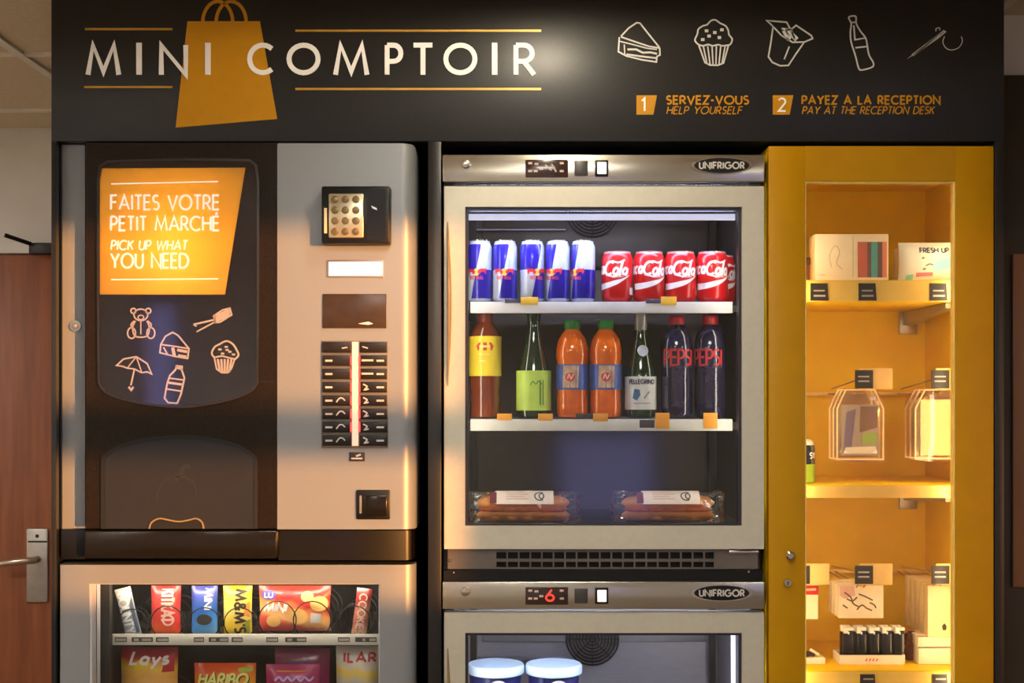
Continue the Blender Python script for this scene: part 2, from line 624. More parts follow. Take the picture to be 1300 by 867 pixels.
# wooden door on the left with lever handle and closer
yd = YB - .06
dr = tag(B().box(sx(72, yd) - .95, sx(72, yd), yd, yd + .045, .01, sz(323, yd), .003).build(
    'door_1', M('door_wood', (150, 84, 48), 0.45, var=0.22, scale=7, stretch=(6, 6, .5))), kind='structure')
B().box(sx(35, yd), sx(62, yd), yd - .012, yd, sz(764, yd), sz(671, yd), .004).build('lock_plate', M('brushed_plate', (176, 172, 164), .35, metal=.7), dr)
b = B().box(sx(37.5, yd), sx(61.5, yd), yd - .014, yd - .012, sz(688, yd), sz(686, yd))
b.disc(sx(49, yd), sz(680, yd), .006, yd - .014, yd - .012)
b.build('card_slot', 'black_matte', dr)
zl, yl = sz(709, yd), yd - .05
B().tube([(sx(49, yd), yd - .012, zl), (sx(49, yd), yl, zl), (sx(44, yd), yl - .008, zl), (sx(20, yd), yl - .008, zl - .006), (sx(6, yd), yl - .004, zl - .012)], [.012, .012, .012, .010, .009], 10).build('lever_handle', M('pewter', (188, 170, 150), .3, metal=.8), dr)
fb = B().box(sx(72, yd), sx(72, yd) + .05, yd - .02, YB, 0, sz(323, yd) + .04).box(sx(72, yd) - 1.0, sx(72, yd), yd - .02, YB, sz(322, yd), sz(322, yd) + .04)
tag(fb.build('trim_1', 'cream_wall'), kind='structure')
cl = thing('door_closer', 'dark door closer arm fixed above the wooden door', 'door closer', (sx(60, yd), yd - .02, sz(315, yd)))
B().pbox(36, 308, 66, 322, yd - .07, .05, .004).build('body', 'dark_metal', cl)
B().tube([(sx(50, yd), yd - .075, sz(313, yd)), (sx(24, yd), yd - .12, sz(304, yd))], .007, 8).build('arm', 'black_plastic', cl)

# dim passage on the right: partition with a dark door and a brown panel
yp = .30
tag(B().box(1.10, 2.6, yp, yp + .08, 0, 2.50).build('wall_rear_right', 'cream_wall'), kind='structure')
d2 = tag(B().box(1.12, 2.2, yp - .04, yp, 0, sz(95, yp - .04), .003).build('door_2', M('dark_brown_laminate', (56, 48, 36), .4, var=.1, scale=5)), kind='structure')
B().box(sx(1275, yp), 2.05, yp - .052, yp - .04, sz(742, yp), sz(325, yp), .004).build('door_panel', M('brown_veneer', (128, 92, 66), .5, var=.1, scale=4), d2)

# ---------------------------------------------------------------- charcoal surround with the sign
SB = .72
sur = thing('display_surround', 'tall charcoal display surround with a printed sign above the machines', 'display stand', (0, .36, 0))
ztop = 2.445
zh = sz(179.5, 0)
B().box(sx(65, 0), sx(1275, 0), 0, .02, zh, ztop, .0015).build('header_panel', 'charcoal', sur)
B().box(-.9815, -.9745, .02, SB, 0, ztop).build('side_panel', 'charcoal', sur)
B().box(sx(65, 0), sx(71.4, 0), 0.0, .02, 0, zh, .001).build('edge_strip', 'charcoal', sur)
B().box(sx(1263, 0), sx(1275, 0), 0.0, SB, 0, zh, .001).build('side_panel', 'charcoal', sur)
B().box(sx(543.5, 0), sx(560, 0), 0.0, SB, 0, zh, .001).build('divider_panel', 'charcoal', sur)
B().box(sx(71.4, 0), sx(1263, 0), SB, SB + .02, 0, ztop).build('back_panel', 'charcoal', sur)
B().box(sx(71.4, 0), sx(1263, 0), .02, SB, zh + .0, zh + .02).build('bay_ceiling', 'black_matte', sur)

# sign lettering
for ch, x0, x1 in (('M', 112, 151), ('I', 175.5, 178), ('N', 205, 236), ('I', 262.5, 265.5), ('C', 317, 346), ('O', 367, 404),
                   ('M', 426, 466), ('P', 491.5, 509), ('T', 525, 549), ('O', 566, 603), ('I', 627, 629), ('R', 655, 678)):
    b = B()
    if ch == 'I':
        pline(b, [((x0 + x1) / 2, 95), ((x0 + x1) / 2, 54.5)], 7, -.0008, .002)
    else:
        pwrite(b, ch, x0, 57.5, x1, 92.5 if ch in 'CO' else 95, 6.2, -.0008, t=.002)
    b.build('sign_letter', 'white_print', sur, smooth=False)
for x0, x1, y in ((108, 219, 37), (107, 219, 110.5), (375, 687, 39), (375, 687, 113)):
    b = B()
    pline(b, [(x0, y), (x1, y)], 2.6, 0, .0006)
    b.build('sign_rule', 'gold_line', sur, smooth=False)
bagp = B().prism([(sx(x, 0), sz(y, 0)) for x, y in ((238, 27), (330, 27), (352, 151), (223, 162))], -.0006, 0)
bg_ = bagp.build('bag_emblem', 'gold_print', sur, smooth=False)
for cx in (276.5, 293.5):
    b = B()
    pline(b, [(cx + 19 * math.cos(math.radians(a)), 28 - 26 * math.sin(math.radians(a))) for a in range(0, 181, 10)], 4.2, 0, .0007)
    b.build('bag_handle', 'gold_print', bg_, smooth=False)

# header icons, traced as drawn lines
ic = B()
W1 = 1.9


def Z1(pts, sm=False, w=W1, cl=False):
    q = zoomed(pts, 780, 15, 7.222)
    pline(ic, smoothline(q, 4, cl) if sm else (q + [q[0]] if cl else q), w, 0, .0006)


# cake slice
Z1([(60, 225), (130, 150), (205, 100), (235, 105), (330, 225), (415, 330)])
Z1([(60, 230), (220, 285), (320, 318), (415, 332)])
Z1([(45, 270), (150, 295), (300, 335), (390, 345)], w=1.5)
Z1([(45, 232), (36, 365), (110, 405), (250, 440), (385, 460), (390, 410), (418, 395), (415, 332)])
Z1([(90, 300), (95, 390)], w=1.5)
Z1([(120, 345), (200, 345), (260, 375), (330, 372), (390, 385)], w=2.4)
Z1([(110, 390), (240, 408), (390, 425)], w=2.2)
ic.build('sign_icon', 'icon_print', sur, smooth=False)
ic = B()
# cupcake
Z1([(770, 300), (738, 262), (760, 205), (770, 160), (810, 130), (850, 118), (885, 82), (925, 75), (970, 105), (1020, 130), (1045, 175), (1050, 210), (1080, 250), (1065, 295), (1040, 308)], True)
Z1([(770, 300), (810, 312), (860, 300), (900, 312), (950, 302), (990, 312), (1040, 306)], True)
Z1([(775, 310), (830, 465), (875, 488), (950, 490), (1000, 470), (1045, 310)])
for i in range(6):
    Z1([(815 + i * 40, 315), (850 + i * 27, 480)], w=1.7)
for x, y in ((845, 175), (920, 190), (985, 165), (868, 222), (962, 236), (810, 255)):
    Z1([(x - 16, y), (x + 16, y)], w=3.6)
Z3K, W3 = 4.643, 1.9


def Z3(pts, sm=False, w=W3, cl=False):
    q = zoomed(pts, 960, 15, Z3K)
    pline(ic, smoothline(q, 4, cl) if sm else (q + [q[0]] if cl else q), w, 0, .0006)


ic.build('sign_icon', 'icon_print', sur, smooth=False)
ic = B()
# takeaway box
Z3([(62, 52), (105, 55), (180, 62), (190, 82), (205, 105), (235, 80), (325, 140), (332, 158), (285, 178), (215, 180), (150, 140), (85, 72), (62, 52)])
Z3([(100, 85), (85, 190), (72, 265), (95, 298), (140, 318), (190, 316), (230, 255), (282, 180)])
Z3([(150, 100), (205, 105), (225, 160)], w=2.4)
Z3([(165, 110), (195, 165)], w=6)
Z3([(180, 105), (240, 165)], w=6)
Z3([(195, 205), (165, 280)])
ic.build('sign_icon', 'icon_print', sur, smooth=False)
ic = B()
# bottle
Z3([(545, 35), (565, 25), (588, 30), (590, 70), (615, 115), (645, 155), (655, 200), (665, 255), (690, 300), (685, 325), (640, 340), (612, 342), (600, 320), (585, 260), (560, 180), (555, 120), (560, 70)], True, cl=True)
Z3([(575, 80), (582, 165), (640, 155)])
Z3([(585, 212), (650, 205)])
Z3([(555, 65), (590, 60)])
ic.build('sign_icon', 'icon_print', sur, smooth=False)
ic = B()
# needle and thread
Z3([(893, 275), (1000, 195), (1105, 112), (1115, 118), (1070, 155), (960, 230), (893, 275)], w=1.6)
Z3([(920, 257), (1080, 135)], w=3)
Z3([(1060, 115), (1060, 100), (1080, 95), (1082, 110)], True, w=1.3)
Z3([(1110, 145), (1100, 180), (1120, 215), (1155, 225), (1195, 210), (1215, 175), (1208, 145)], True, w=1.0)
ic.build('sign_icon', 'icon_print', sur, smooth=False)

for x in (808, 981):
    b = B()
    b.prism([(sx(px, 0), sz(py, 0)) for px, py in ((x, 121), (x + 26, 121), (x + 21.5, 145.5), (x, 145.5))], -.0006, 0)
    b.build('step_badge', 'gold_print', sur, smooth=False)
b = B()
pwrite(b, '1', 815, 125, 819.5, 141, 2.3, -.0006)
b.build('step_number', 'white_print', sur, smooth=False)
b = B()
pwrite(b, '2', 988.5, 125, 997, 141, 2.3, -.0006)
b.build('step_number', 'white_print', sur, smooth=False)
b = B()
pwrite(b, 'SERVEZ-VOUS', 846.5, 122, 950, 132, 2.1, 0, sp=.26)
b.build('step_lettering', 'gold_print', sur, smooth=False)
b = B()
pwrite(b, 'HELP YOURSELF', 846.5, 135.5, 941, 144.5, 1.25, 0, slant=.22, sp=.24)
b.build('step_lettering', 'gold_print', sur, smooth=False)
b = B()
pwrite(b, 'PAYEZ A LA RECEPTION', 1018.5, 122, 1193, 132, 2.1, 0, sp=.28)
b.build('step_lettering', 'gold_print', sur, smooth=False)
b = B()
pwrite(b, 'PAY AT THE RECEPTION DESK', 1018.5, 135.5, 1185, 144.5, 1.25, 0, slant=.22, sp=.24)
b.build('step_lettering', 'gold_print', sur, smooth=False)

# ---------------------------------------------------------------- upper dispenser
zb = sz(714, 0)
dis = thing('drinks_dispenser', 'silver and black vending dispenser with keypad and lit orange poster', 'vending machine', (sx(300, 0), .36, zb))
B().box(-.970, sx(524, .1), .125, .68, zb + .004, zh - .003).build('body', 'black_plastic', dis)
b = B()
x0, x1, zz0, zz1 = -.9735, sx(108, .03), sz(672, .03), sz(183.6, .03)
b.column([(x0, .125), (x0, .05), (x0 + .004, .037), (x0 + .012, .03), (x1, .03), (x1, .125)], zz0, zz1)
strip = b.build('side_strip', 'silver_paint', dis)
b = B().lathe([(.012, -.006), (.0125, -.003), (.0125, 0)], 18, (sx(96.5, .03), .03, sz(414, .03)), 'y')
lk = b.build('lock', 'chrome', dis)
B().lathe([(.004, -.008), (.006, -.0065), (.006, -.006)], 12, (sx(96.5, .03), .03, sz(414, .03)), 'y').build('keyhole', 'pewter', lk)

YC = -.02
b = B()
for a in ((109, 181.2, 351, 213), (109, 213, 128, 374), (311, 213, 351, 374), (109, 374, 351, 671)):
    b.box(sx(a[0], YC), sx(a[2], YC), YC, .02, sz(a[3], YC), sz(a[1], YC))
b.box(sx(109, YC), sx(128, YC), .02, .12, sz(671, YC), sz(181.2, YC))
b.box(sx(314, YC), sx(351, YC), .02, .12, sz(671, YC), sz(181.2, YC))
b.build('centre_panel', 'speckled_black', dis)
B().pbox(329, 484, 351.5, 485.2, YC - .0006, .001).build('panel_seam', 'black_matte', dis)
# lit poster box
b = B().box(sx(129, YC), sx(313, YC), .105, .12, sz(374, YC), sz(213, YC))
b.box(sx(129, YC), sx(313, YC), .02, .105, sz(213, YC) - .004, sz(213, YC)).box(sx(129, YC), sx(313, YC), .02, .105, sz(374, YC), sz(374, YC) + .004)
lb = b.build('light_box', M('light_box', (168, 164, 156), .6), dis)
M('tube_lamp', (255, 250, 235), .5, emit=(255, 238, 200), es=260)
B().tube([(sx(232, .05), .052, sz(352, .05)), (sx(232, .05), .052, sz(290, .05))], .009, 12).build('tube_lamp', 'tube_lamp', lb)
translucent('poster_film', (255, 218, 122), .72)
M('poster_white', (255, 252, 244), .5, emit=(255, 248, 232), es=.9)  # letters glow by themselves, standing for the tube light behind them
B().prism([(sx(x, YC), sz(y, YC)) for x, y in ((127.5, 214), (312, 213), (286, 374), (127.5, 374))], YC - .003, YC - .0012).build('backlit_poster', 'poster_film', dis, smooth=False)
# dark film around the poster, outline of the window
right = smoothline([(328, 230), (328.5, 300), (328, 400), (327.5, 480)], 3)
M('window_film', (30, 27, 36), .22, spec=.3)
top = [(126, 228), (129, 212), (138, 206), (180, 204.5), (228, 203.5), (290, 203.5), (318, 204.5), (326, 211), (328.5, 230)]
bot = smoothline([(327.5, 486), (320, 496), (300, 505), (270, 512), (232, 516.5), (190, 513), (160, 507), (136, 498), (127, 486)], 3)
f1 = B()
f1.prism([(sx(x, YC), sz(y, YC)) for x, y in [(126.5, 374)] + [(286, 374), (312, 213), (127.5, 214)] + top[1:] + [(328.5, 374), (327.5, 486)] + bot[1:-1] + [(127, 486)]], YC - .0026, YC - .0004)
# (outline goes round the poster so that the poster keeps its light)
f1.build('window_film', 'window_film', dis, smooth=False)
B().prism([(sx(x, YC), sz(y, YC)) for x, y in top + [(328.5, 374)] + bot + [(126, 374)]], YC - .0075, YC - .0055).build('window_pane', thin_glass('window_gloss', (236, 234, 236), ior=1.55, rough=.07), dis, smooth=False)
rim = B()
pline(rim, top + [(328.5, 374)] + bot + [(126, 374), top[0]], 3.2, YC - .0004, .008)
rim.build('window_rim', M('window_rim', (34, 30, 30), .25, coat=.4), dis)

b = B()
YT = YC - .0031
pline(b, [(141, 233.5), (277, 230.5)], 1.6, YT, .0005)
pline(b, [(141, 355), (277, 354)], 1.6, YT, .0005)
pwrite(b, 'FAITES VOTRE', 141, 248, 278, 266, 2.6, YT)
pwrite(b, 'PETIT MARCH\u00c9', 141, 275, 278, 292.5, 2.6, YT)
pwrite(b, 'PICK UP WHAT', 141, 305.5, 237, 317, 1.9, YT, slant=.12)
pwrite(b, 'YOU NEED', 141, 322, 239, 340, 2.6, YT)
pprev = b.build('poster_lettering', 'poster_white', dis, smooth=False)
ic = B()
YI = YC - .0027
ZK = 4.3333


def Z5(pts, sm=False, w=1.9, cl=False):
    q = zoomed(pts, 60, 360, ZK)
    pline(ic, smoothline(q, 4, cl) if sm else (q + [q[0]] if cl else q), w, YI, .0006)


def Z5c(x, y, rx, ry, w=1.8):
    Z5([(x + rx * math.cos(a * PI / 8), y + ry * math.sin(a * PI / 8)) for a in range(16)], cl=True, w=w)


# bear
Z5c(515, 172, 38, 32); Z5c(474, 150, 14, 14); Z5c(556, 150, 14, 14); Z5c(515, 186, 16, 12, 1.5)
Z5([(485, 205), (470, 240), (480, 285), (515, 295), (552, 285), (562, 240), (548, 205)], True)
Z5c(464, 272, 22, 30); Z5c(570, 272, 22, 30)
Z5([(480, 205), (462, 225), (470, 250)], True); Z5([(552, 205), (572, 225), (562, 250)], True)
Z5([(515, 200), (515, 280)], w=1.4)
ic.build('window_icon', 'white_print', dis, smooth=False)
ic = B()
# brush
for k in range(5):
    Z5([(918, 182 + k * 8), (1005, 138 + k * 9)], w=1.9)
Z5([(915, 178), (925, 215), (950, 212), (1015, 172), (1005, 135), (965, 145)], cl=True)
Z5([(915, 200), (805, 225)], w=2.2); Z5([(920, 212), (822, 265)], w=1.8); Z5([(805, 225), (822, 235)])
ic.build('window_icon', 'white_print', dis, smooth=False)
ic = B()
# cake
Z5([(625, 335), (650, 290), (690, 268), (720, 285), (780, 358)])
Z5([(625, 335), (700, 345), (780, 358), (772, 412), (700, 400), (620, 380)], cl=True)
Z5([(640, 350), (665, 395)]); Z5([(690, 352), (700, 398)], w=4); Z5([(715, 365), (770, 375)], w=3.5); Z5([(720, 395), (765, 402)], w=3)
ic.build('window_icon', 'white_print', dis, smooth=False)
ic = B()
# cupcake
Z5([(922, 408), (905, 385), (920, 350), (945, 335), (985, 316), (1020, 332), (1042, 365), (1052, 395), (1030, 418)], True, w=2.2)
Z5([(925, 405), (960, 398), (1000, 408), (1030, 415)], w=2)
Z5([(920, 410), (932, 470), (960, 490), (995, 490), (1015, 465), (1030, 418)])
for k in range(5):
    Z5([(938 + k * 19, 415), (950 + k * 13, 485)], w=2.6)
for x, y in ((950, 362), (985, 348), (1005, 375), (965, 385), (1025, 390), (990, 365)):
    Z5([(x - 9, y), (x + 9, y)], w=2.4)
ic.build('window_icon', 'white_print', dis, smooth=False)
ic = B()
# umbrella
Z5([(382, 450), (420, 415), (490, 402), (550, 440), (575, 498), (550, 485), (520, 490), (480, 470), (440, 465), (415, 455)], cl=True)
Z5([(490, 402), (440, 465)], w=1.4); Z5([(490, 402), (520, 488)], w=1.4)
Z5([(480, 470), (460, 560)]); Z5([(448, 568), (462, 585), (474, 568)], w=2.6)
ic.build('window_icon', 'white_print', dis, smooth=False)
ic = B()
# bottle
Z5([(712, 452), (742, 456), (740, 475), (755, 520), (735, 610), (715, 658), (665, 655), (645, 630), (660, 550), (675, 505), (705, 475)], cl=True, w=2.1)
Z5([(672, 520), (748, 530)]); Z5([(660, 580), (738, 592)]); Z5([(668, 545), (740, 555)], w=3); Z5([(708, 458), (742, 470)], w=3.5)
ic.build('window_icon', 'white_print', dis, smooth=False)

# delivery hatch
hp = [(131.5, 671), (131.5, 584)] + smoothline([(133, 580), (150, 568), (180, 559), (228, 555), (276, 559), (308, 569), (324, 580)], 3) + [(325.5, 584), (325.5, 671)]
rm = B()
pline(rm, hp, 4.5, YC - .0003, .006)
rm.build('hatch_seal', 'black_matte', dis)
hx0, hx1 = sx(131.5, YC), sx(325.5, YC)
hb = B()
hb.prism([(sx(x, YC), sz(y, YC)) for x, y in hp], YC - .004, YC - .0003)
hat = hb.build('delivery_hatch', 'smoked_plastic', dis)
g = smoothline([(190, 671), (193, 663), (203, 658), (215, 660), (228, 662), (240, 660), (250, 658), (257, 663), (259, 671)], 3)
B().prism([(sx(x, YC), sz(y, YC)) for x, y in g], YC - .0046, YC - .0038).build('grip_recess', 'black_matte', hat)
b = B()
pline(b, g, 1.8, YC - .004, .004)
b.build('grip_rim', M('grip_rim', (190, 160, 110), .25, metal=.6), hat)
b = B()
pline(b, smoothline([(200, 636), (201, 622), (210, 610), (228, 605), (245, 612), (250, 628)], 4), 1.2, YC - .004, .0004)
pline(b, smoothline([(222, 610), (230, 600), (233, 592), (241, 593)], 4), 4.5, YC - .004, .0004)
b.build('cup_symbol', M('symbol_grey', (38, 36, 36), .5), hat, smooth=False)

# base band
B().box(sx(75, 0), sx(106, 0), .01, .12, sz(711, 0), sz(673, 0), .002).build('base_block', 'black_plastic', dis)
B().box(sx(107, -.03), sx(351.5, -.03), -.03, .12, sz(709, -.03), sz(673.5, -.03), .004).build('drip_drawer', 'glossy_black', dis)
b = B()
b.column([(sx(354, -.01), .12), (sx(354, -.01), -.012), (sx(515, -.01), -.012), (sx(522, -.01), -.004), (sx(525, 0), .02), (sx(525, 0), .12)], sz(711, -.01), sz(673.5, -.01))
b.build('base_band', 'glossy_black', dis)

# silver control panel with rounded right-hand edge
xa, xb_ = sx(352, YC), sx(527, YC)
prof = [(xa, .12), (xa, YC)] + [(xb_ - .030 + .030 * math.sin(a * PI / 16), YC + .030 - .030 * math.cos(a * PI / 16)) for a in range(0, 9)] + [(xb_, .12)]
cpn = B()
zt, zb2 = sz(181.2, YC), sz(672, YC)
cpn.column(prof, zb2, zt - .012)
cpn.column([(x if i not in range(2, 12) else x - .0015, y + (.0015 if 0 < i < 11 else 0)) for i, (x, y) in enumerate(prof)], zt - .012, zt - .004)
cpn.column([(x - (.005 if i > 1 else 0), y + (.006 if 0 < i < 11 else 0)) for i, (x, y) in enumerate(prof)], zt - .004, zt)
cpn.build('control_panel', 'silver_paint', dis)
B().box(sx(526, .06), sx(527, .06) + .001, .05, .09, sz(300, .1), sz(294, .1)).build('hinge_pin', 'chrome', dis)

YK = YC - .040
kb = B().pbox(408, 236, 495, 309, YK, .040, .004).build('keypad_housing', 'black_plastic', dis)
B().pbox(417, 245.5, 461.5, 302, YK - .004, .006, .004).build('keypad_plate', M('keypad_plate', (206, 192, 160), .3, metal=.7), kb)
b0 = None
for r_ in range(4):
    for c_ in range(3):
        cx, cy = 425.5 + c_ * 13.3, 253.5 + r_ * 13.6
        bb = B().lathe([(.0072, 0), (.0078, -.001), (.0074, -.003), (.004, -.0036)], 14, (sx(cx, YK), YK - .004, sz(cy, YK)), 'y')
        bb.build('keypad_button', M('key_brass', (124, 104, 66), .35, metal=.6), kb)
B().prism([(sx(x, YK), sz(y, YK)) for x, y in ((471, 261), (478, 264), (479, 267), (473, 264.5))], YK - .001, YK).build('card_mark', 'white_print', kb, smooth=False)
B().pbox(466, 240, 490, 304, YK - .0008, .002).build('reader_face', M('reader_face', (18, 15, 16), .35, spec=.25), kb)
B().pbox(411.5, 264, 415, 296, YK - .003, .004).build('card_slot', M('slot_cream', (236, 210, 160), .4), kb)

b = B().pbox(415, 330, 487, 352, YC - .003, .004, .001)
lcd = b.build('screen_frame', 'grey_metal', dis)
B().pbox(417.5, 332.5, 485.5, 350, YC - .0036, .002).build('screen', M('lcd', (215, 235, 245), .2, emit=(200, 228, 242), es=.75), lcd)
B().pbox(409.5, 373, 490.5, 416.5, YC - .004, .005, .001).build('note_window', M('note_window', (60, 46, 36), .3, spec=.3, var=.15), dis)
b = B()
b.prism([(sx(x, YC), sz(y, YC)) for x, y in ((455, 411), (468, 408.5), (474, 411), (468, 412.5))], YC - .005, YC - .0038)
b.build('note_mark', 'white_print', dis, smooth=False)

# selection keys
bed = B().pbox(408, 432.5, 492.5, 569, YC - .003, .004, .001).build('key_bed', M('key_bed', (112, 106, 100), .4, metal=.3), dis)
M('caption_grey', (206, 196, 186), .5)
for r_ in range(8):
    y = 434 + r_ * 16.9
    for s_, (x0, x1) in enumerate(((409, 445.5), (456.5, 491.5))):
        key = B().pbox(x0, y, x1, y + 13.6, YC - .007, .005, .0015).build('selection_key', M('key_black', (34, 28, 25), .35, spec=.3), bed)
        cap = B()
        YQ = YC - .0071
        if r_ == 0:
            pline(cap, [(434, y + 8), (441, y + 7)] if s_ == 0 else [(460, y + 6), (467, y + 8)], 1.4, YQ, .0004)
        elif s_ == 0:
            pline(cap, [(413, y + 7), (422, y + 7)], 2.4, YQ, .0004)
            if r_ >= 4:
                pline(cap, smoothline([(427, y + 9), (431, y + 4), (435, y + 4), (438, y + 7)], 3), 1.6, YQ, .0004)
        else:
            pline(cap, [(478, y + 7), (487.5, y + 7)], 2.4, YQ, .0004)
            if r_ in (1, 2):
                pline(cap, [(459, y + 6.5), (474, y + 6.5)], 2.4, YQ, .0004)
            else:
                pline(cap, smoothline([(461, y + 3), (466, y + 6), (463, y + 10), (468, y + 9)], 3), 1.8, YQ, .0004)
        cap.v and cap.map(lambda p: p).build('key_caption', 'caption_grey', bed, smooth=False)
B().pbox(447, 434, 454.8, 566, YC - .0062, .004).build('light_strip', M('strip_lamp', (255, 210, 190), .4, emit=(255, 150, 120), es=1.0), bed)
for r_ in range(1, 7):
    y = 434 + r_ * 16.9
    for x0 in (444.6, 455):
        B().pbox(x0, y + 1, x0 + 2.2, y + 12.5, YC - .0085, .005).build('red_indicator', M('red_lamp', (220, 40, 40), .4, emit=(255, 40, 34), es=6.0), bed)
pl = B().pbox(443, 574, 463, 585.5, YC - .003, .004, .001).build('serial_plate', 'dark_metal', dis)
b = B()
pline(b, [(446, 582), (460, 582)], 2, YC - .0031, .0004)
pline(b, [(452, 579), (458, 577)], 2.4, YC - .0031, .0004)
b.build('plate_print', 'caption_grey', pl, smooth=False)
cr = B().pbox(452, 622, 495, 659.5, YC - .006, .007, .003).build('coin_return', 'black_plastic', dis)
B().pbox(462, 629, 491, 655, YC - .008, .004, .002).build('return_flap', 'glossy_black', cr)
B().pbox(456, 629, 459, 652, YC - .0075, .003, .001).build('flap_edge', M('flap_grey', (120, 118, 116), .3), cr)

# ---------------------------------------------------------------- snack machine below
sn = thing('snack_machine', 'silver framed snack vending machine with a glass front below the dispenser', 'vending machine', (sx(300, 0), .36, 0))
zs = zb - .004
X0, X1 = sx(73.5, 0), sx(527, 0)
Y1 = .70
GB = .30                                  # glass bottom
b = B()
b.box(X0 + .004, X0 + .02, .045, Y1, 0, zs).box(X1 - .02, X1 - .004, .045, Y1, 0, zs)
b.box(X0 + .02, X1 - .02, .045, Y1, zs - .02, zs).box(X0 + .02, X1 - .02, .56, Y1, .25, zs - .02).box(X0 + .02, X1 - .02, .045, Y1, 0, .25)
b.build('body', 'black_plastic', sn)
b = B()
oz = sz(717, 0)
xi0, xi1, zi = sx(113, 0), sx(482, 0), sz(741, 0)
b.box(X0, X1, 0, .045, 0, GB, .004)
b.column([(X0, .045), (X0, .012), (X0 + .004, .003), (X0 + .010, 0), (xi0, 0), (xi0, .045)], GB, oz)
b.box(xi0, xi1, 0, .045, zi, oz, .0)
b.column([(xi1, .045), (xi1, 0), (X1 - .022, 0), (X1 - .010, .004), (X1 - .003, .012), (X1, .026), (X1, .045)], GB, oz)
b.build('door_frame', 'silver_paint', sn)
b = B().box(xi0, xi0 + .005, .004, .06, GB, zi).box(xi0, xi1, .012, .05, zi - .003, zi).box(xi1 - .003, xi1, .006, .06, GB, zi)
b.build('frame_trim', M('trim_light', (206, 206, 210), .35, metal=.3), sn)
B().box(xi0 + .006, xi1 - .004, .030, .034, GB, zi - .004).build('glass_pane', 'pane_glass', sn)
B().box(xi0 - .03, xi0 + .022, .07, .09, GB, zi + .02).build('side_rail', M('rail_black', (26, 24, 20), .5), sn)
for k in range(9):
    B().pbox(122, 793 + k * 16.8, 126, 799 + k * 16.8, .0695, .001).build('rail_slot', M('slot_white', (214, 204, 188), .5), sn, smooth=False)
B().pbox(122.5, 765, 124, 788, .0695, .001).build('rail_slot', M('slot_white', (214, 204, 188), .5), sn, smooth=False)
M('snack_led', (255, 250, 240), .5, emit=(255, 240, 214), es=30)
B().box(xi0 + .03, xi1 - .03, .075, .09, zi - .002, zi + .012).build('led_strip', 'snack_led', sn)

YTR = .10
M('tray_rail', (226, 226, 214), .45, var=.03)
M('coil_wire', (34, 32, 30), .35, metal=.4)


def tray(ytop, ybot, name_dark):
    xl, xr = sx(132, YTR), sx(484, YTR)
    zt, zb_ = sz(ytop, YTR), sz(ybot, YTR)
    tr = B().box(xl, xr, YTR, .52, zb_ - .002, zb_ + .003).build('tray', 'dark_metal', sn)
    B().box(xl, xr, YTR - .004, YTR, zb_, zt, .001).build('tray_rail', 'tray_rail', tr)
    return tr, zt, zb_


tr1, T1, T1b = tray(804.5, 818.5, 0)
tr2, T2, T2b = tray(940, 954, 0)
for x0, x1 in ((146, 161), (167, 194), (198, 214), (246, 259), (265, 290), (294, 308), (338, 353), (362, 389), (429, 444), (451, 478)):
    B().pbox(x0, 809, x1, 815, YTR - .005, .0008).build('price_ticket', M('ticket_dark', (58, 52, 48), .5), tr1, smooth=False)
for x0, x1 in ((147, 160), (170, 176), (180, 192), (200, 213), (247, 258), (268, 274), (279, 289), (296, 307), (339, 352), (365, 371), (377, 388), (430, 443), (460, 464), (469, 477)):
    B().pbox(x0, 810.6, x1, 813.8, YTR - .0056, .0006).build('ticket_print', M('ticket_grey', (176, 168, 160), .5), tr1, smooth=False)


def coil(px, py, rpx, zbase, parent, turns=5):
    Yc = YTR + .012
    r = rpx * (Yc + D) / F
    cx = sx(px, Yc)
    cz = zbase + r + .006
    pts = []
    n = 22
    for i in range(turns * n + 1):
        a = 2 * PI * i / n - PI / 2
        adv = 0.004 * min(1, i / n) + .058 * max(0, i / n - 1)
        pts.append((cx + r * math.cos(a), Yc + adv, cz + r * math.sin(a)))
    B().tube(pts, .0014, 5).build('dispensing_coil', 'coil_wire', parent)


for px, rp in ((168, 19), (212, 21), (259, 20), (304, 20), (352, 24), (396, 24), (450, 21)):
    coil(px, 0, rp, T1b + .004, tr1)
for px, rp in ((190, 32), (285, 32), (377, 32), (448, 26)):
    coil(px, 0, rp, T2b + .004, tr2)
for px in (234, 281, 325, 422, 483):
    B().box(sx(px, .12) - .0008, sx(px, .12) + .0008, .11, .50, T1b + .003, T1b + .035).build('lane_divider', 'dark_metal', tr1)


# ---- bags and bars
def pack(name, label, w, h, t, mat, crimp=.07, group='snacks in the vending machine', cat='snack'):
    root = thing(name, label, cat, (0, 0, 0), group)

    def bulge(x, z):
        u = min(1, abs(x) / (w / 2))
        v = min(1, abs(z - h / 2) / (h / 2 * (1 - crimp)))
        return .0012 + t / 2 * max(0, 1 - u ** 2.6) ** .6 * max(0, 1 - v ** 3.0) ** .6
    nu, nv = 12, 16
    b = B()
    for s in (-1, 1):
        vs, fs, uv = [], [], []
        for j in range(nv + 1):
            for i in range(nu + 1):
                x, z = (i / nu - .5) * w, j / nv * h
                vs.append((x * (1 - .03 * math.sin(PI * j / nv)), s * bulge(x, z), z))
        for j in range(nv):
            for i in range(nu):
                q = (j * (nu + 1) + i, j * (nu + 1) + i + 1, (j + 1) * (nu + 1) + i + 1, (j + 1) * (nu + 1) + i)
                fs.append(q)
                uv.append([(i / nu, j / nv), ((i + 1) / nu, j / nv), ((i + 1) / nu, (j + 1) / nv), (i / nu, (j + 1) / nv)])
        b.add(vs, fs, uv)
    b.build('wrapper', mat, root, ang=70)

    def fn(p):
        return (p.x, p.y - bulge(p.x, p.z) - .0004, p.z)
    return root, fn


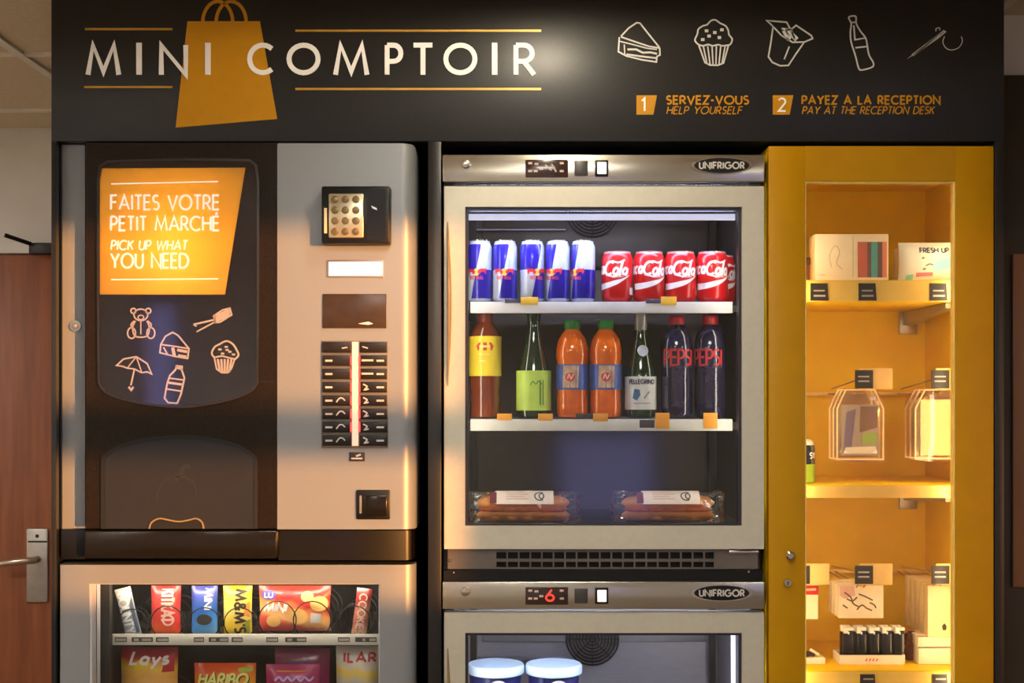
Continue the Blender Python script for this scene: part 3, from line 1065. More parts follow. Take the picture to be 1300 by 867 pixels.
def bands(name, stops, rough=.28, ang=0.0, wob=.05, metal=0.0):
    """printed colour bands up the height of a wrapper"""
    m = bpy.data.materials.new(name)
    m.use_nodes = True
    nt = m.node_tree
    p = nt.nodes['Principled BSDF']
    p.inputs['Roughness'].default_value = rough
    p.inputs['Metallic'].default_value = metal
    p.inputs['Coat Weight'].default_value = .2
    uv = nt.nodes.new('ShaderNodeUVMap')
    sp_ = nt.nodes.new('ShaderNodeSeparateXYZ')
    nt.links.new(uv.outputs[0], sp_.inputs[0])
    nz = nt.nodes.new('ShaderNodeTexNoise')
    nz.inputs['Scale'].default_value = 5
    nt.links.new(uv.outputs[0], nz.inputs['Vector'])
    m1 = nt.nodes.new('ShaderNodeMath'); m1.operation = 'MULTIPLY_ADD'
    m1.inputs[1].default_value = ang
    nt.links.new(sp_.outputs[0], m1.inputs[0])
    nt.links.new(sp_.outputs[1], m1.inputs[2])
    m2 = nt.nodes.new('ShaderNodeMath'); m2.operation = 'MULTIPLY_ADD'
    m2.inputs[1].default_value = wob
    nt.links.new(nz.outputs['Fac'], m2.inputs[0])
    nt.links.new(m1.outputs[0], m2.inputs[2])
    r = nt.nodes.new('ShaderNodeValToRGB')
    while len(r.color_ramp.elements) < len(stops):
        r.color_ramp.elements.new(0.5)
    for e, (q, c) in zip(r.color_ramp.elements, stops):
        e.position = q
        e.color = lin(c) + (1,)
    nt.links.new(m2.outputs[0], r.inputs['Fac'])
    nt.links.new(r.outputs['Color'], p.inputs['Base Color'])
    MATS[name] = m
    return m


def upright(b, text, cx, z0, z1, hgt, w, sp=.2, seg=0.004):
    """lettering that runs up the pack"""
    k = B()
    write(k, text, 0, z1 - z0, -hgt / 2, hgt / 2, w, 0, sp, -.0006, 0, seg)
    k.map(lambda p: (cx + p.z, p.y, z1 - p.x))
    b.add(k.v, k.f)


def place(root, px, Y, z, rz=0.0, ry=0.0, rx=0.0):
    root.location = (sx(px, Y), Y, z)
    root.rotation_euler = (rx, ry, rz)


YS = YTR + .038
zt1 = T1b + .006
k6 = (YS + D) / F
# 1 white and slate bar, tilted
r_, f_ = pack('chocolate_bar', 'white and slate blue chocolate bar leaning sideways in the first coil', .036, .115, .016, bands('bar_white', [(0, (196, 192, 190)), (.3, (170, 184, 196)), (.6, (120, 138, 158)), (1, (206, 206, 204))], ang=.2))
b = B(); upright(b, 'BOUNTY', -.003, .014, .104, .020, .0042); b.map(f_).build('lettering', 'white_print', r_, smooth=False)
b = B(); b.patch([(.009, .012), (.0165, .012), (.0165, .095), (.009, .075)], .0004).map(f_).build('side_print', M('slate_print', (62, 78, 100), .35), r_)
place(r_, 171, YS, zt1 + .001, ry=-.24)
# 2 red bag
r_, f_ = pack('candy_bag', 'red and pink candy bag standing in the second coil', .066, .118, .03, bands('bag_red', [(0, (196, 34, 22)), (.25, (238, 104, 52)), (.45, (214, 46, 40)), (.75, (206, 66, 64)), (1, (188, 40, 40))], ang=.15))
b = B(); upright(b, 'KITKAT', .006, .04, .112, .026, .0048); b.map(f_).build('lettering', M('pink_print', (246, 196, 180), .4), r_, smooth=False)
b = B(); b.stroke(arc(.008, .044, .011, .011, 0, 360, 18), .004, -.0007, 0).map(f_).build('ring_print', 'pink_print', r_, smooth=False)
place(r_, 211, YS, zt1)
# 3 blue bag
r_, f_ = pack('biscuit_bag', 'blue biscuit bag with a dark round biscuit picture in the third coil', .058, .118, .03, bands('bag_blue', [(0, (150, 206, 246)), (.22, (66, 150, 226)), (.5, (34, 100, 190)), (.8, (60, 76, 168)), (1, (52, 52, 130))], ang=-.1))
b = B(); upright(b, 'MINI', .010, .068, .114, .015, .0032); b.map(f_).build('lettering', 'white_print', r_, smooth=False)
b = B(); b.patch([(.002 + .017 * math.cos(a), .045 + .012 * math.sin(a)) for a in [i * PI / 9 for i in range(18)]], .0005, 1).map(f_).build('biscuit_print', M('cocoa_print', (40, 36, 34), .5), r_)
place(r_, 260, YS, zt1)
# 4 yellow bag
r_, f_ = pack('peanut_bag', 'bright yellow peanut sweet bag with dark lettering in the fourth coil', .064, .118, .03, bands('bag_yellow', [(0, (246, 196, 30)), (.4, (240, 206, 60)), (.6, (236, 220, 120)), (1, (246, 214, 20))], ang=.1))
b = B(); upright(b, "M&M'S", .008, .016, .110, .022, .0052, .24); b.map(f_).build('lettering', M('brown_print', (46, 30, 22), .5), r_, smooth=False)
b = B(); b.patch([(.016, .055), (.028, .05), (.029, .085), (.018, .08)], .0004).map(f_).build('sweet_print', M('orange_print', (226, 140, 60), .4), r_)
b = B(); b.patch([(.015, .015), (.028, .012), (.029, .045), (.020, .042)], .0004).map(f_).build('sweet_print', M('olive_print', (150, 150, 40), .4), r_)
place(r_, 302, YS, zt1)
# 5 wide red biscuit pack
r_, f_ = pack('biscuit_pack', 'wide red biscuit pack with round biscuit pictures above two coils', .160, .100, .034, bands('pack_red', [(0, (170, 40, 52)), (.2, (216, 70, 60)), (.5, (226, 92, 76)), (.62, (240, 190, 120)), (.8, (236, 160, 90)), (1, (206, 50, 40))], ang=.42, wob=.3))
b = B(); b.patch([(-.056 + .017 * math.cos(i * PI / 8), .081 + .010 * math.sin(i * PI / 8)) for i in range(16)], .0006, 1).map(f_).build('logo_oval', M('logo_blue', (70, 60, 150), .4), r_)
b = B(); write(b, 'LU', -.065, -.047, .076, .086, .0022, y0=-.0012, y1=-.0008); b.map(f_).build('logo_lettering', 'white_print', r_, smooth=False)
b = B(); write(b, 'MINI', -.066, -.018, .046, .062, .0050, .3, y0=-.0010, y1=-.0002, seg=.006); b.map(f_).build('lettering', 'white_print', r_, smooth=False)
b = B(); b.patch([(-.022, .092), (.002, .095), (-.004, .072), (-.030, .076)], .0006).map(f_).build('red_flash', M('red_flash', (206, 12, 16), .4), r_)
for cx, cz, rr in ((.010, .034, .021), (.056, .062, .020), (.030, .078, .014), (-.045, .024, .016)):
    b = B(); b.patch([(cx + rr * math.cos(i * PI / 9), cz + rr * .85 * math.sin(i * PI / 9)) for i in range(18)], .0008, 1).map(f_).build('biscuit_print', M('biscuit_print', (244, 190, 110), .5), r_)
b = B(); b.patch([(.036, .020), (.060, .020), (.060, .040), (.038, .042)], .001).map(f_).build('milk_print', M('milk_print', (206, 200, 196), .5), r_)
place(r_, 374.5, YS, zt1 + .018)
# 6 slim dark bar
r_, f_ = pack('caramel_bar', 'slim dark red chocolate bar leaning in the last coil', .034, .112, .016, bands('bar_dark', [(0, (226, 180, 150)), (.3, (160, 84, 74)), (.55, (190, 120, 104)), (.75, (150, 36, 34)), (.92, (176, 30, 30)), (1, (210, 200, 190))], ang=-.1))
b = B(); upright(b, 'COOKIES', 0, .012, .100, .016, .003); b.map(f_).build('lettering', M('sand_print', (226, 190, 170), .5), r_, smooth=False)
place(r_, 455, YS, zt1 + .001, ry=.13)
# second row
zt2 = T2b + .006
r_, f_ = pack('crisp_bag', 'yellow crisp bag with a red banner below the white price rail', .128, .202, .05, bands('crisp_yellow', [(0, (236, 160, 20)), (.45, (246, 190, 40)), (.62, (250, 206, 120)), (.74, (244, 176, 90)), (.84, (240, 200, 70)), (.95, (196, 30, 40)), (1, (170, 26, 40))], ang=.0, wob=.12))
b = B(); write(b, 'Lays', -.038, .044, .168, .196, .0058, .25, y0=-.0012, y1=-.0002, seg=.006); b.map(f_).build('lettering', 'white_print', r_, smooth=False)
b = B(); b.patch([(.032, .150), (.058, .150), (.058, .190), (.040, .184)], .0005).map(f_).build('red_banner', M('banner_red', (196, 26, 44), .35), r_)
b = B(); b.patch([(-.040, .166), (-.018, .176), (.012, .168), (.004, .158), (-.024, .156)], .0006).map(f_).build('crisp_print', M('crisp_print', (240, 200, 30), .4), r_)
place(r_, 190, YS + .012, zt2 + .012)
r_, f_ = pack('gummy_bag', 'orange gummy sweets bag in the lower coil row', .138, .174, .04, bands('gummy_orange', [(0, (230, 120, 10)), (.7, (238, 170, 20)), (.84, (240, 120, 16)), (1, (224, 70, 10))], ang=-.15, wob=.16))
b = B(); write(b, 'HARIBO', -.056, .050, .130, .152, .0052, .18, y0=-.0012, y1=-.0002, seg=.006); b.map(f_).build('lettering', M('lime_print', (236, 232, 120), .4), r_, smooth=False)
b = B(); write(b, 'HARIBO', -.054, .052, .1275, .1495, .0066, .18, y0=-.0006, y1=-.0001, seg=.006); b.map(f_).build('lettering_shadow', M('olive_dark', (84, 84, 24), .5), r_, smooth=False)
b = B(); b.patch([(.030, .164), (.062, .167), (.064, .157), (.034, .156)], .0006).map(f_).build('green_flash', M('green_flash', (170, 190, 40), .4), r_)
place(r_, 286, YS + .012, zt2 + .004)
pm = bands('bag_purple', [(0, (140, 40, 100)), (.6, (156, 40, 112)), (.8, (158, 30, 84)), (1, (176, 44, 100))], wob=.2)
r_, f_ = pack('chocolate_bag', 'purple chocolate bag at the front of the lower coil row', .120, .178, .036, pm)
b = B()
for k in range(2):
    b.stroke(smoothline([(-.038 + .0095 * i, .130 + .014 * k + (.008 if i % 2 else 0)) for i in range(10)], 4), .0045, -.0010, -.0002)
b.map(f_).build('lettering', M('lilac_print', (190, 176, 236), .4), r_, smooth=False)
b = B(); b.stroke([(-.035, .164), (.03, .164)], .003, -.001, 0, .006).map(f_).build('rule_print', 'orange_print', r_, smooth=False)
place(r_, 372, YS, zt2)
r_, f_ = pack('chocolate_bag', 'magenta chocolate bag standing behind the purple one', .125, .202, .03, bands('bag_magenta', [(0, (150, 30, 90)), (1, (166, 40, 96))], wob=.2))
b = B(); b.stroke(smoothline([(-.030 + .0085 * i, .168 + (.007 if i % 2 else 0)) for i in range(8)], 4), .004, -.0010, -.0002); b.map(f_).build('lettering', M('violet_print', (130, 70, 160), .4), r_, smooth=False)
place(r_, 384, YS + .055, zt2)
r_, f_ = pack('snack_bag', 'white and yellow snack bag with red lettering at the right end', .100, .204, .045, bands('bag_cream', [(0, (240, 170, 20)), (.48, (244, 190, 50)), (.6, (206, 196, 180)), (.70, (206, 200, 190)), (.8, (246, 214, 80)), (.88, (240, 226, 206)), (1, (236, 226, 214))], ang=.05, wob=.12))
b = B(); write(b, 'ILAR', -.030, .040, .172, .190, .0048, 0, .3, y0=-.0012, y1=-.0002, seg=.006); b.map(f_).build('lettering', M('red_print', (190, 24, 24), .4), r_, smooth=False)
place(r_, 455, YS + .012, zt2 + .012)


# ---------------------------------------------------------------- refrigerators
def mitred_frame(b, xo0, xo1, zo0, zo1, xi0, xi1, zi0, zi1, y0, y1):
    b.prism([(xo0, zo0), (xo1, zo0), (xi1, zi0), (xi0, zi0)], y0, y1)
    b.prism([(xo0, zo1), (xi0, zi1), (xi1, zi1), (xo1, zo1)], y0, y1)
    b.prism([(xo0, zo0), (xi0, zi0), (xi0, zi1), (xo0, zo1)], y0, y1)
    b.prism([(xo1, zo0), (xo1, zo1), (xi1, zi1), (xi1, zi0)], y0, y1)


def fridge(dy, label, upper):
    Z = lambda py, Y=0.0: sz(py + dy, 0)          # heights measured on the front plane
    zbot = Z(738)
    fr = thing('refrigerator', label, 'refrigerator', (sx(766, 0), .32, max(0, zbot)), 'stacked refrigerators')
    xo0, xo1 = sx(562, 0), sx(970, 0)
    zo1, zo0 = Z(197), zbot + .0015
    t = .02
    Yb = .58
    b = B()
    b.box(xo0, xo0 + t, .04, Yb, zo0, zo1).box(xo1 - t, xo1, .04, Yb, zo0, zo1)
    b.box(xo0 + t, xo1 - t, .04, Yb, zo1 - .05, zo1).box(xo0 + t, xo1 - t, .04, Yb, zo0, zo0 + .06).box(xo0 + t, xo1 - t, .50, Yb, zo0 + .06, zo1 - .05)
    b.build('body', 'dark_metal', fr)
    # liner
    zf = Z(672)                                    # liner floor
    b = B()
    b.box(xo0 + t, xo1 - t, .495, .50, zf, zo1 - .05)
    b.box(xo0 + t, xo1 - t, .05, .495, zf - .012, zf)
    b.box(xo0 + t, xo0 + t + .003, .05, .495, zf, zo1 - .05).box(xo1 - t - .003, xo1 - t, .05, .495, zf, zo1 - .05)
    b.build('liner', 'liner_dark' if upper else 'grey_metal', fr)
    # evaporator cover on the back wall
    ec = B().box(sx(612, .45), sx(903, .45), .465, .495, Z(300) - .02 if upper else Z(300) - .045, zo1 - .055, .004).build('evaporator_cover', 'liner_dark' if upper else 'grey_metal', fr)
    for x_ in (597, 900):
        B().box(sx(x_, .45), sx(x_ + 8, .45), .44, .455, zf, zo1 - .05).build('shelf_pilaster', 'black_plastic', fr)
    # fan guard
    cy_ = 268 if upper else 811
    cx, cz = sx(752, .46), sz(cy_, .46)
    b = B()
    R = 33 * (3.22) / F
    for k in range(1, 9):
        b.tube([(cx + R * k / 8 * math.cos(i * PI / 16), .457, cz + R * k / 8 * math.sin(i * PI / 16)) for i in range(32)], .0025, 5, True)
    for a in range(4):
        b.tube([(cx - R * math.cos(a * PI / 4), .458, cz - R * math.sin(a * PI / 4)), (cx + R * math.cos(a * PI / 4), .458, cz + R * math.sin(a * PI / 4))], .0016, 5)
    b.build('fan_guard', 'black_plastic', ec)
    B().disc(cx, cz, R * .96, .4635, .465, 28).build('fan_opening', M('fan_dark', (92, 88, 96), .5), ec)
    B().tube([(sx(604, .44), .448, sz((291 if upper else 836), .44)), (sx(718, .44), .448, sz((291 if upper else 836), .44))], .003, 8).build('coolant_pipe', 'grey_metal', ec)
    # control panel
    cp = B().box(xo0, xo1, -.006, .04, Z(231.5), Z(197), .002).build('control_panel', 'steel', fr)
    yk = -.006
    q = lambda x, y: (sx(x, 0), Z(y))
    lkx, lkz = q(591, 209)
    B().lathe([(.0035, -.010), (.008, -.009), (.0095, -.006), (.0095, 0)], 18, (lkx, yk, lkz), 'y').build('key_lock', 'chrome', cp)
    dsp = B().box(*(q(667, 0)[0], q(721, 0)[0]), yk - .002, yk, q(0, 226)[1], q(0, 203.5)[1], .001).build('temperature_display', M('display_brown', (54, 34, 28), .2, coat=.5), cp)
    for x, y in ((673, 208), (673, 218), (681, 209), (713, 208), (713, 218), (687, 215), (680, 218)):
        B().box(q(x - 2.5, 0)[0], q(x + 2.5, 0)[0], yk - .0025, yk - .002, q(0, y + 1.3)[1], q(0, y - 1.3)[1]).build('display_mark', M('mark_pink', (206, 180, 170), .5), dsp, smooth=False)
    b = B()
    if upper:
        b.stroke([q(692, 210), q(700, 217)], .003, yk - .0026, yk - .002)
        b.stroke([q(700, 209), q(706, 219)], .003, yk - .0026, yk - .002)
        mm = MATS['mark_pink']
    else:
        write(b, '6', q(693, 0)[0], q(703, 0)[0], q(0, 221)[1], q(0, 207)[1], .0034, 0, y0=yk - .0026, y1=yk - .002)
        mm = M('digit_red', (255, 60, 40), .4, emit=(255, 50, 30), es=2.0)
    b.build('display_digit', mm, dsp, smooth=False)
    s1 = B().box(q(729, 0)[0], q(746, 0)[0], yk - .004, yk, q(0, 224)[1], q(0, 205)[1], .0015).build('rocker_switch', M('switch_grey', (60, 58, 54), .35), cp)
    s2 = B().box(q(755, 0)[0], q(772, 0)[0], yk - .003, yk, q(0, 225)[1], q(0, 204)[1], .0015).build('rocker_switch', 'black_plastic', cp)
    B().box(q(758, 0)[0], q(769.5, 0)[0], yk - .006, yk - .003, q(0, 222)[1], q(0, 207)[1], .0015).build('lit_key', M('switch_lit', (250, 246, 236), .4, emit=(255, 246, 230), es=.8), s2)
    bx, bz = q(915.5, 211)
    bd = B().disc(bx, bz, .0175, yk - .0025, yk, 32, .066).build('brand_badge', 'chrome', cp)
    B().prism([(bx + .058 * math.cos(a), bz + .0158 * math.sin(a)) for a in [i * PI / 16 for i in range(32)]], yk - .0034, yk - .0024).build('badge_field', 'black_plastic', bd, smooth=False)
    b = B(); write(b, 'UNIFRIGOR', bx - .047, bx + .047, bz - .0065, bz + .0065, .0030, 0, .26, yk - .0042, yk - .0034)
    b.build('badge_lettering', M('badge_silver', (200, 194, 186), .35), bd, smooth=False)
    # door
    b = B()
    do0, do1, dz1, dz0 = sx(564, 0), sx(970, 0), Z(236.5), Z(697)
    di0, di1, dzi1, dzi0 = sx(590.5, 0), sx(942, 0), Z(262.5), Z(667.5)
    mitred_frame(b, do0, do1, dz0, dz1, di0, di1, dzi0, dzi1, 0.0, .034)
    door = b.build('door_frame', 'satin_aluminium', fr)
    b = B()
    e = .006
    mitred_frame(b, di0, di1, dzi0, dzi1, di0 + e, di1 - e, dzi0 + e * .6, dzi1 - e, .006, .034)
    b.build('door_gasket', M('gasket', (40, 36, 46), .5), door)
    B().box(di0 + .003, di1 - .003, .014, .018, dzi0 + .003, dzi1 - .003).build('glass_pane', 'pane_glass', door)
    hb = []
    for i in range(13):
        s_ = i / 12
        hb.append((sx(568.5, 0) + .0035 * math.sin(PI * s_), -.004 - .006 * math.sin(PI * s_), Z(282) + (Z(490) - Z(282)) * s_))
    B().tube(hb, [.0012 + .0038 * math.sin(PI * i / 12) for i in range(13)], 8).build('door_handle', M('handle_dark', (150, 128, 92), .35, metal=.4), door)
    # led strips behind the frame
    if upper:
        B().box(di0 + .006, di1 - .008, .037, .046, Z(276), Z(268.5)).build('lamp_cover', 'led_diffuser', fr)
    B().box(di0 + .01, di1 - .01, .038, .060, Z(258), Z(254)).build('led_strip', 'cold_led', fr)
    for xx in (di0 - .010, di1 + .006):
        B().box(xx, xx + .004, .038, .050, zf + .03, Z(285)).build('led_strip', M('side_led', (255, 255, 255), .5, emit=(255, 244, 228), es=15.0), fr)
    if not upper:
        B().box(di1 - .016, di1 - .007, .040, .044, zf + .05, Z(264)).build('lamp_cover', M('side_cover', (240, 240, 250), .5, emit=(226, 230, 255), es=1.2), fr)
    # grille under the door
    g0, g1 = Z(723.5), Z(698.5)
    gr = B()
    gr.box(xo0 + .01, sx(628, 0), .015, .02, g0, g1)
    gr.box(sx(908, 0), xo1 - .01, .015, .02, g0, g1)
    gr.box(sx(628, 0), sx(908, 0), .015, .02, g1 - .006, g1).box(sx(628, 0), sx(908, 0), .015, .02, g0, g0 + .003)
    zc = Z(712.5)
    gr.box(sx(628, 0), sx(908, 0), .0145, .02, zc - .003, zc + .003)
    for k in range(20):
        xx = sx(629 + k * 14.8, 0)
        gr.box(xx - .0017, xx + .0017, .014, .02, g0, g1)
    grl = gr.build('ventilation_grille', M('grille_metal', (112, 104, 96), .4, metal=.4), fr)
    B().box(xo0 + .01, xo1 - .01, .030, .038, g0, g1).build('grille_shadow_box', 'black_matte', grl)
    B().box(xo0 + .002, xo1 - .002, .004, .04, zo0, Z(724.5)).build('plinth_bar', 'black_plastic', fr)
    for x, y in ((571, 712), (576, 727), (951, 726)):
        B().lathe([(.002, -.004), (.0035, -.002), (.0035, 0)], 10, (sx(x, 0), .006, Z(y)), 'y').build('screw', 'chrome', fr)
    b = B().box(sx(926, 0), sx(964, 0), .006, .015, Z(703), Z(699.5), .001)
    b.build('hinge', 'chrome', fr)
    return fr, zf


fr1, ZF1 = fridge(0, 'upper steel refrigerator with cans and bottles behind its glass door', True)
fr2, ZF2 = fridge(541, 'lower steel refrigerator with white lidded tubs behind its glass door', False)


def shelf(fr, ytop, ybot, mat, x0=597, x1=930, Y=.10):
    zt, zb_ = sz(ytop, Y), sz(ybot, Y)
    s = B().box(sx(x0, Y), sx(x1, Y), Y + .004, .44, zt - .006, zt).build('shelf', M('shelf_wire', (150, 150, 156), .4, metal=.4), fr)
    B().box(sx(x0, Y), sx(x1, Y), Y, Y + .004, zb_, zt, .001).build('shelf_lip', mat, s)
    for xx in (x0 - 3, x1 + 1):
        B().box(sx(xx, Y) - .010, sx(xx, Y) + .010, Y + .006, .44, zt - .022, zt - .008).build('shelf_support', 'black_plastic', s)
    return s, zt


YSH = .10
s1, ZS1 = shelf(fr1, 383, 397.5, 'shelf_white')
s2, ZS2 = shelf(fr1, 532, 547, M('shelf_cream', (226, 222, 210), .4))


def ptag(s, x0, y0, x1, y1, mat, Y=YSH - .002):
    B().pbox(x0, y0, x1, y1, Y, .0014, .0004).build('price_tag', mat, s)


for a in ((661, 377, 683, 387), (839, 376.5, 859, 387)):
    ptag(s1, *a, 'price_yellow')
for a in ((641, 379.5, 661, 384.5), (820, 379.5, 839, 385)):
    ptag(s1, *a, 'tag_slate')
for a in ((631, 525, 650, 533.5), (683, 525, 702, 534), (753, 524.5, 772, 535)):
    ptag(s2, *a, 'price_orange')
for a in ((832, 524, 850, 544), (893, 524, 911, 544)):
    ptag(s2, *a, 'price_orange')
for a in ((731, 525, 753, 531), (812, 533, 831, 543)):
    ptag(s2, *a, 'tag_dark')

# ---- cans
def checker_can():
    m = bpy.data.materials.new('energy_can')
    m.use_nodes = True
    nt = m.node_tree
    p = nt.nodes['Principled BSDF']
    p.inputs['Roughness'].default_value = .25
    p.inputs['Metallic'].default_value = .15
    p.inputs['Coat Weight'].default_value = .3
    uv = nt.nodes.new('ShaderNodeUVMap')
    s = nt.nodes.new('ShaderNodeSeparateXYZ')
    nt.links.new(uv.outputs[0], s.inputs[0])

    def math_(op, a, b=None):
        n = nt.nodes.new('ShaderNodeMath')
        n.operation = op
        for i, v in enumerate((a, b)):
            if v is None:
                continue
            if isinstance(v, (int, float)):
                n.inputs[i].default_value = v
            else:
                nt.links.new(v, n.inputs[i])
        return n.outputs[0]
    u, v = s.outputs[0], s.outputs[1]
    sl = math_('SUBTRACT', u, math_('MULTIPLY', math_('SUBTRACT', v, .52), .16))
    half = math_('LESS_THAN', math_('FRACT', math_('ADD', sl, 2.0)), .5)        # right of the seam
    up = math_('GREATER_THAN', v, .52)
    blue = math_('COMPARE', half, up)
    x = nt.nodes.new('ShaderNodeMath'); x.operation = 'ABSOLUTE'
    nt.links.new(math_('SUBTRACT', half, up), x.inputs[0])
    body = math_('MULTIPLY', math_('GREATER_THAN', v, .055), math_('LESS_THAN', v, .93))
    fac = math_('MULTIPLY', x.outputs[0], body)
    nz = nt.nodes.new('ShaderNodeTexNoise')
    nz.inputs['Scale'].default_value = 60
    mx = nt.nodes.new('ShaderNodeMix')
    mx.data_type = 'RGBA'
    mx.inputs['A'].default_value = lin((206, 216, 236)) + (1,)
    mx.inputs['B'].default_value = lin((38, 24, 176)) + (1,)
    nt.links.new(fac, mx.inputs['Factor'])
    nt.links.new(mx.outputs['Result'], p.inputs['Base Color'])
    rr = nt.nodes.new('ShaderNodeMapRange')
    rr.inputs['To Min'].default_value = .22
    rr.inputs['To Max'].default_value = .32
    nt.links.new(nz.outputs['Fac'], rr.inputs['Value'])
    nt.links.new(rr.outputs['Result'], p.inputs['Roughness'])
    MATS['energy_can'] = m
    return m


checker_can()
YCAN = YSH + .036
ORD = ['first', 'second', 'third', 'fourth', 'fifth']
proto = thing('energy_drink_can', 'x', 'can', (0, 0, 0), 'energy drink cans on the top shelf')
hc = .137
B().lathe([(.020, 0), (.0225, .002), (.0272, .008), (.0272, .122), (.0235, .131), (.0230, .1345), (.0222, .1355)], 36, uvh=hc).build('can_body', 'energy_can', proto)
B().lathe([(.0222, .1345), (.0240, .1352), (.0240, .1372), (.0218, .1372), (.0212, .1350), (.004, .1350)], 28).build('can_lid', 'chrome', proto)
rc = .0272
em = B()
em.patch([(.008 * math.cos(i * PI / 8), .0655 + .008 * math.sin(i * PI / 8)) for i in range(16)], .0003, 1).map(wrapper(rc))
em.build('sun_emblem', M('sun_gold', (250, 196, 90), .35), proto)
em = B()
for s in (-1, 1):
    em.patch([(s * .002, .0655), (s * .006, .071), (s * .012, .0735), (s * .018, .072), (s * .0225, .075), (s * .021, .069), (s * .022, .0625), (s * .019, .0605), (s * .0175, .0655), (s * .011, .066), (s * .008, .061), (s * .0055, .061), (s * .0045, .064)], .0006, 1)
em.map(wrapper(rc)).build('bull_emblem', M('bull_red', (220, 40, 60), .35), proto)
em = B()
write(em, 'RED BULL', -.016, .016, .050, .0565, .0014, 0, .2, -.0005, 0, .004)
em.map(wrapper(rc)).build('lettering', M('letter_red', (214, 60, 90), .35), proto)
for i, (px, rot) in enumerate(((609, -.25), (641, -.05), (675.5, .42), (708, -.52), (740, -.78))):
    o = proto if i == 0 else copy_tree(proto)
    o['label'] = 'blue and silver energy drink can, %s of the five on the top refrigerator shelf' % ORD[i]
    o.location = (sx(px, YCAN), YCAN, ZS1 + .0006)
    o.rotation_euler = (0, 0, rot)

M('cola_red', (214, 16, 24), .28, coat=.3, var=.03)
M('can_silver', (226, 190, 190), .3, metal=.5)
proto = thing('cola_can', 'x', 'can', (0, 0, 0), 'red cola cans on the top shelf')
rc = .0346
B().lathe([(.026, 0), (.029, .003), (rc, .011), (rc, .098), (.0310, .106), (.0292, .109)], 36).build('can_body', 'cola_red', proto)
B().lathe([(.0286, .1088), (.0300, .1092), (.0300, .1118), (.0278, .1118), (.0270, .1094), (.004, .1094)], 28).build('can_lid', 'can_silver', proto)
B().lathe([(.0312, .1052), (.0296, .1090), (.0290, .1092)], 28).build('can_neck', M('neck_pink', (236, 160, 160), .35, metal=.3), proto)
tx = B()
k = B(); write(k, 'Coca', -.086, -.034, .064, .092, .0056, .22, .14, -.0005, 0, .004); tx.add(k.v, k.f)
k = B(); write(k, 'Cola', -.032, .022, .060, .088, .0056, .22, .14, -.0005, 0, .004); tx.add(k.v, k.f)
tx.stroke(smoothline([(-.028, .060), (-.010, .056), (.006, .060)], 4), .003, -.0005, 0)
tx.stroke(smoothline([(-.012, .090), (.002, .086), (.016, .092)], 4), .004, -.0005, 0)
tx.map(wrapper(rc)).build('script_lettering', 'white_print', proto, smooth=False)
wv = B()
wl = smoothline([(-.056, .027), (-.030, .029), (-.006, .036), (.010, .045), (.030, .059)], 5)
wu = smoothline([(.030, .0605), (.010, .051), (-.010, .046), (-.030, .042), (-.056, .041)], 5)
n_ = len(wl)
wv.add([(x, -.0005, z) for x, z in wl] + [(x, -.0005, z) for x, z in reversed(wu)], [(i, i + 1, n_ + i + 1, n_ + i) for i in range(n_ - 1)])
wv.map(wrapper(rc)).build('wave_print', 'white_print', proto)
b = B(); b.stroke([(-.012, .0535), (.012, .0555)], .0022, -.0005, 0, .004); b.map(wrapper(rc)).build('small_print', 'pink_print', proto, smooth=False)
b = B(); b.patch([(.030, .016), (.044, .016), (.044, .032), (.030, .032)], .0006).map(wrapper(rc)).build('code_panel', 'white_print', proto)
for i, (px, rot, yy) in enumerate(((783.5, -.05, 0), (824, .42, 0), (864, .28, 0), (904, .36, 0), (914, .8, .074))):
    o = proto if i == 0 else copy_tree(proto)
    o['label'] = 'red cola can with white script, %s' % (['beside the energy drinks', 'second from the energy drinks', 'third from the energy drinks', 'fourth from the energy drinks', 'half hidden behind the others at the right'][i])
    y_ = YCAN + .004 + yy
    o.location = (sx(px, y_), y_, ZS1 + .0006)
    o.rotation_euler = (0, 0, rot)

# ---- bottles
YBO = YSH + .042
KB = F / (YBO + D)


def bottle(name, label, px, prof, mat, group='bottles on the middle shelf', cat='bottle'):
    t = thing(name, label, cat, (0, 0, 0), group)
    B().lathe(prof, 32).build('bottle_body', mat, t)
    t.location = (sx(px, YBO), YBO, ZS2 + .0006)
    return t


def band(root, name, r, z0, z1, mat, a0=-100, a1=100, n=24):
    b = B()
    vs, fs = [], []
    for i in range(n + 1):
        a = math.radians(a0 + (a1 - a0) * i / n)
        for z in (z0, z1):
            vs.append((r * math.sin(a), -r * math.cos(a), z))
    fs = [(2 * i, 2 * i + 2, 2 * i + 3, 2 * i + 1) for i in range(n)]
    return b.add(vs, fs).build(name, mat, root)


# iced tea
t = bottle('iced_tea_bottle', 'brown iced tea bottle with a bright yellow label at the left of the shelf', 616, [(.028, 0), (.034, .004), (.035, .015), (.033, .03), (.035, .045), (.033, .060), (.035, .072), (.0352, .10), (.0352, .165), (.032, .188), (.024, .204), (.015, .214), (.014, .222)], M('tea_plastic', (128, 52, 12), .12, coat=.7, var=.3, scale=14))
band(t, 'label', .0362, .094, .182, M('tea_label', (255, 216, 50), .35, var=.12, scale=20), -120, 120)
b = B(); b.patch([(-.016, .150), (.016, .150), (.020, .160), (.014, .168), (-.014, .168), (-.020, .160)], .0005, 1).map(wrapper(.0362)).build('label_logo', M('tea_logo', (206, 70, 40), .4), t)
b = B(); b.stroke([(-.012, .159), (.012, .159)], .004, -.0011, -.0006, .004).stroke([(-.015, .142), (.010, .142)], .002, -.0011, 0, .004).stroke([(-.012, .127), (.002, .127)], .003, -.0011, 0, .004).map(wrapper(.0362)).build('label_print', M('label_pale', (255, 232, 150), .4), t, smooth=False)
B().lathe([(.0165, .214), (.0172, .216), (.0172, .232), (.0155, .234)], 24).build('cap', M('amber_cap', (130, 40, 16), .4), t)
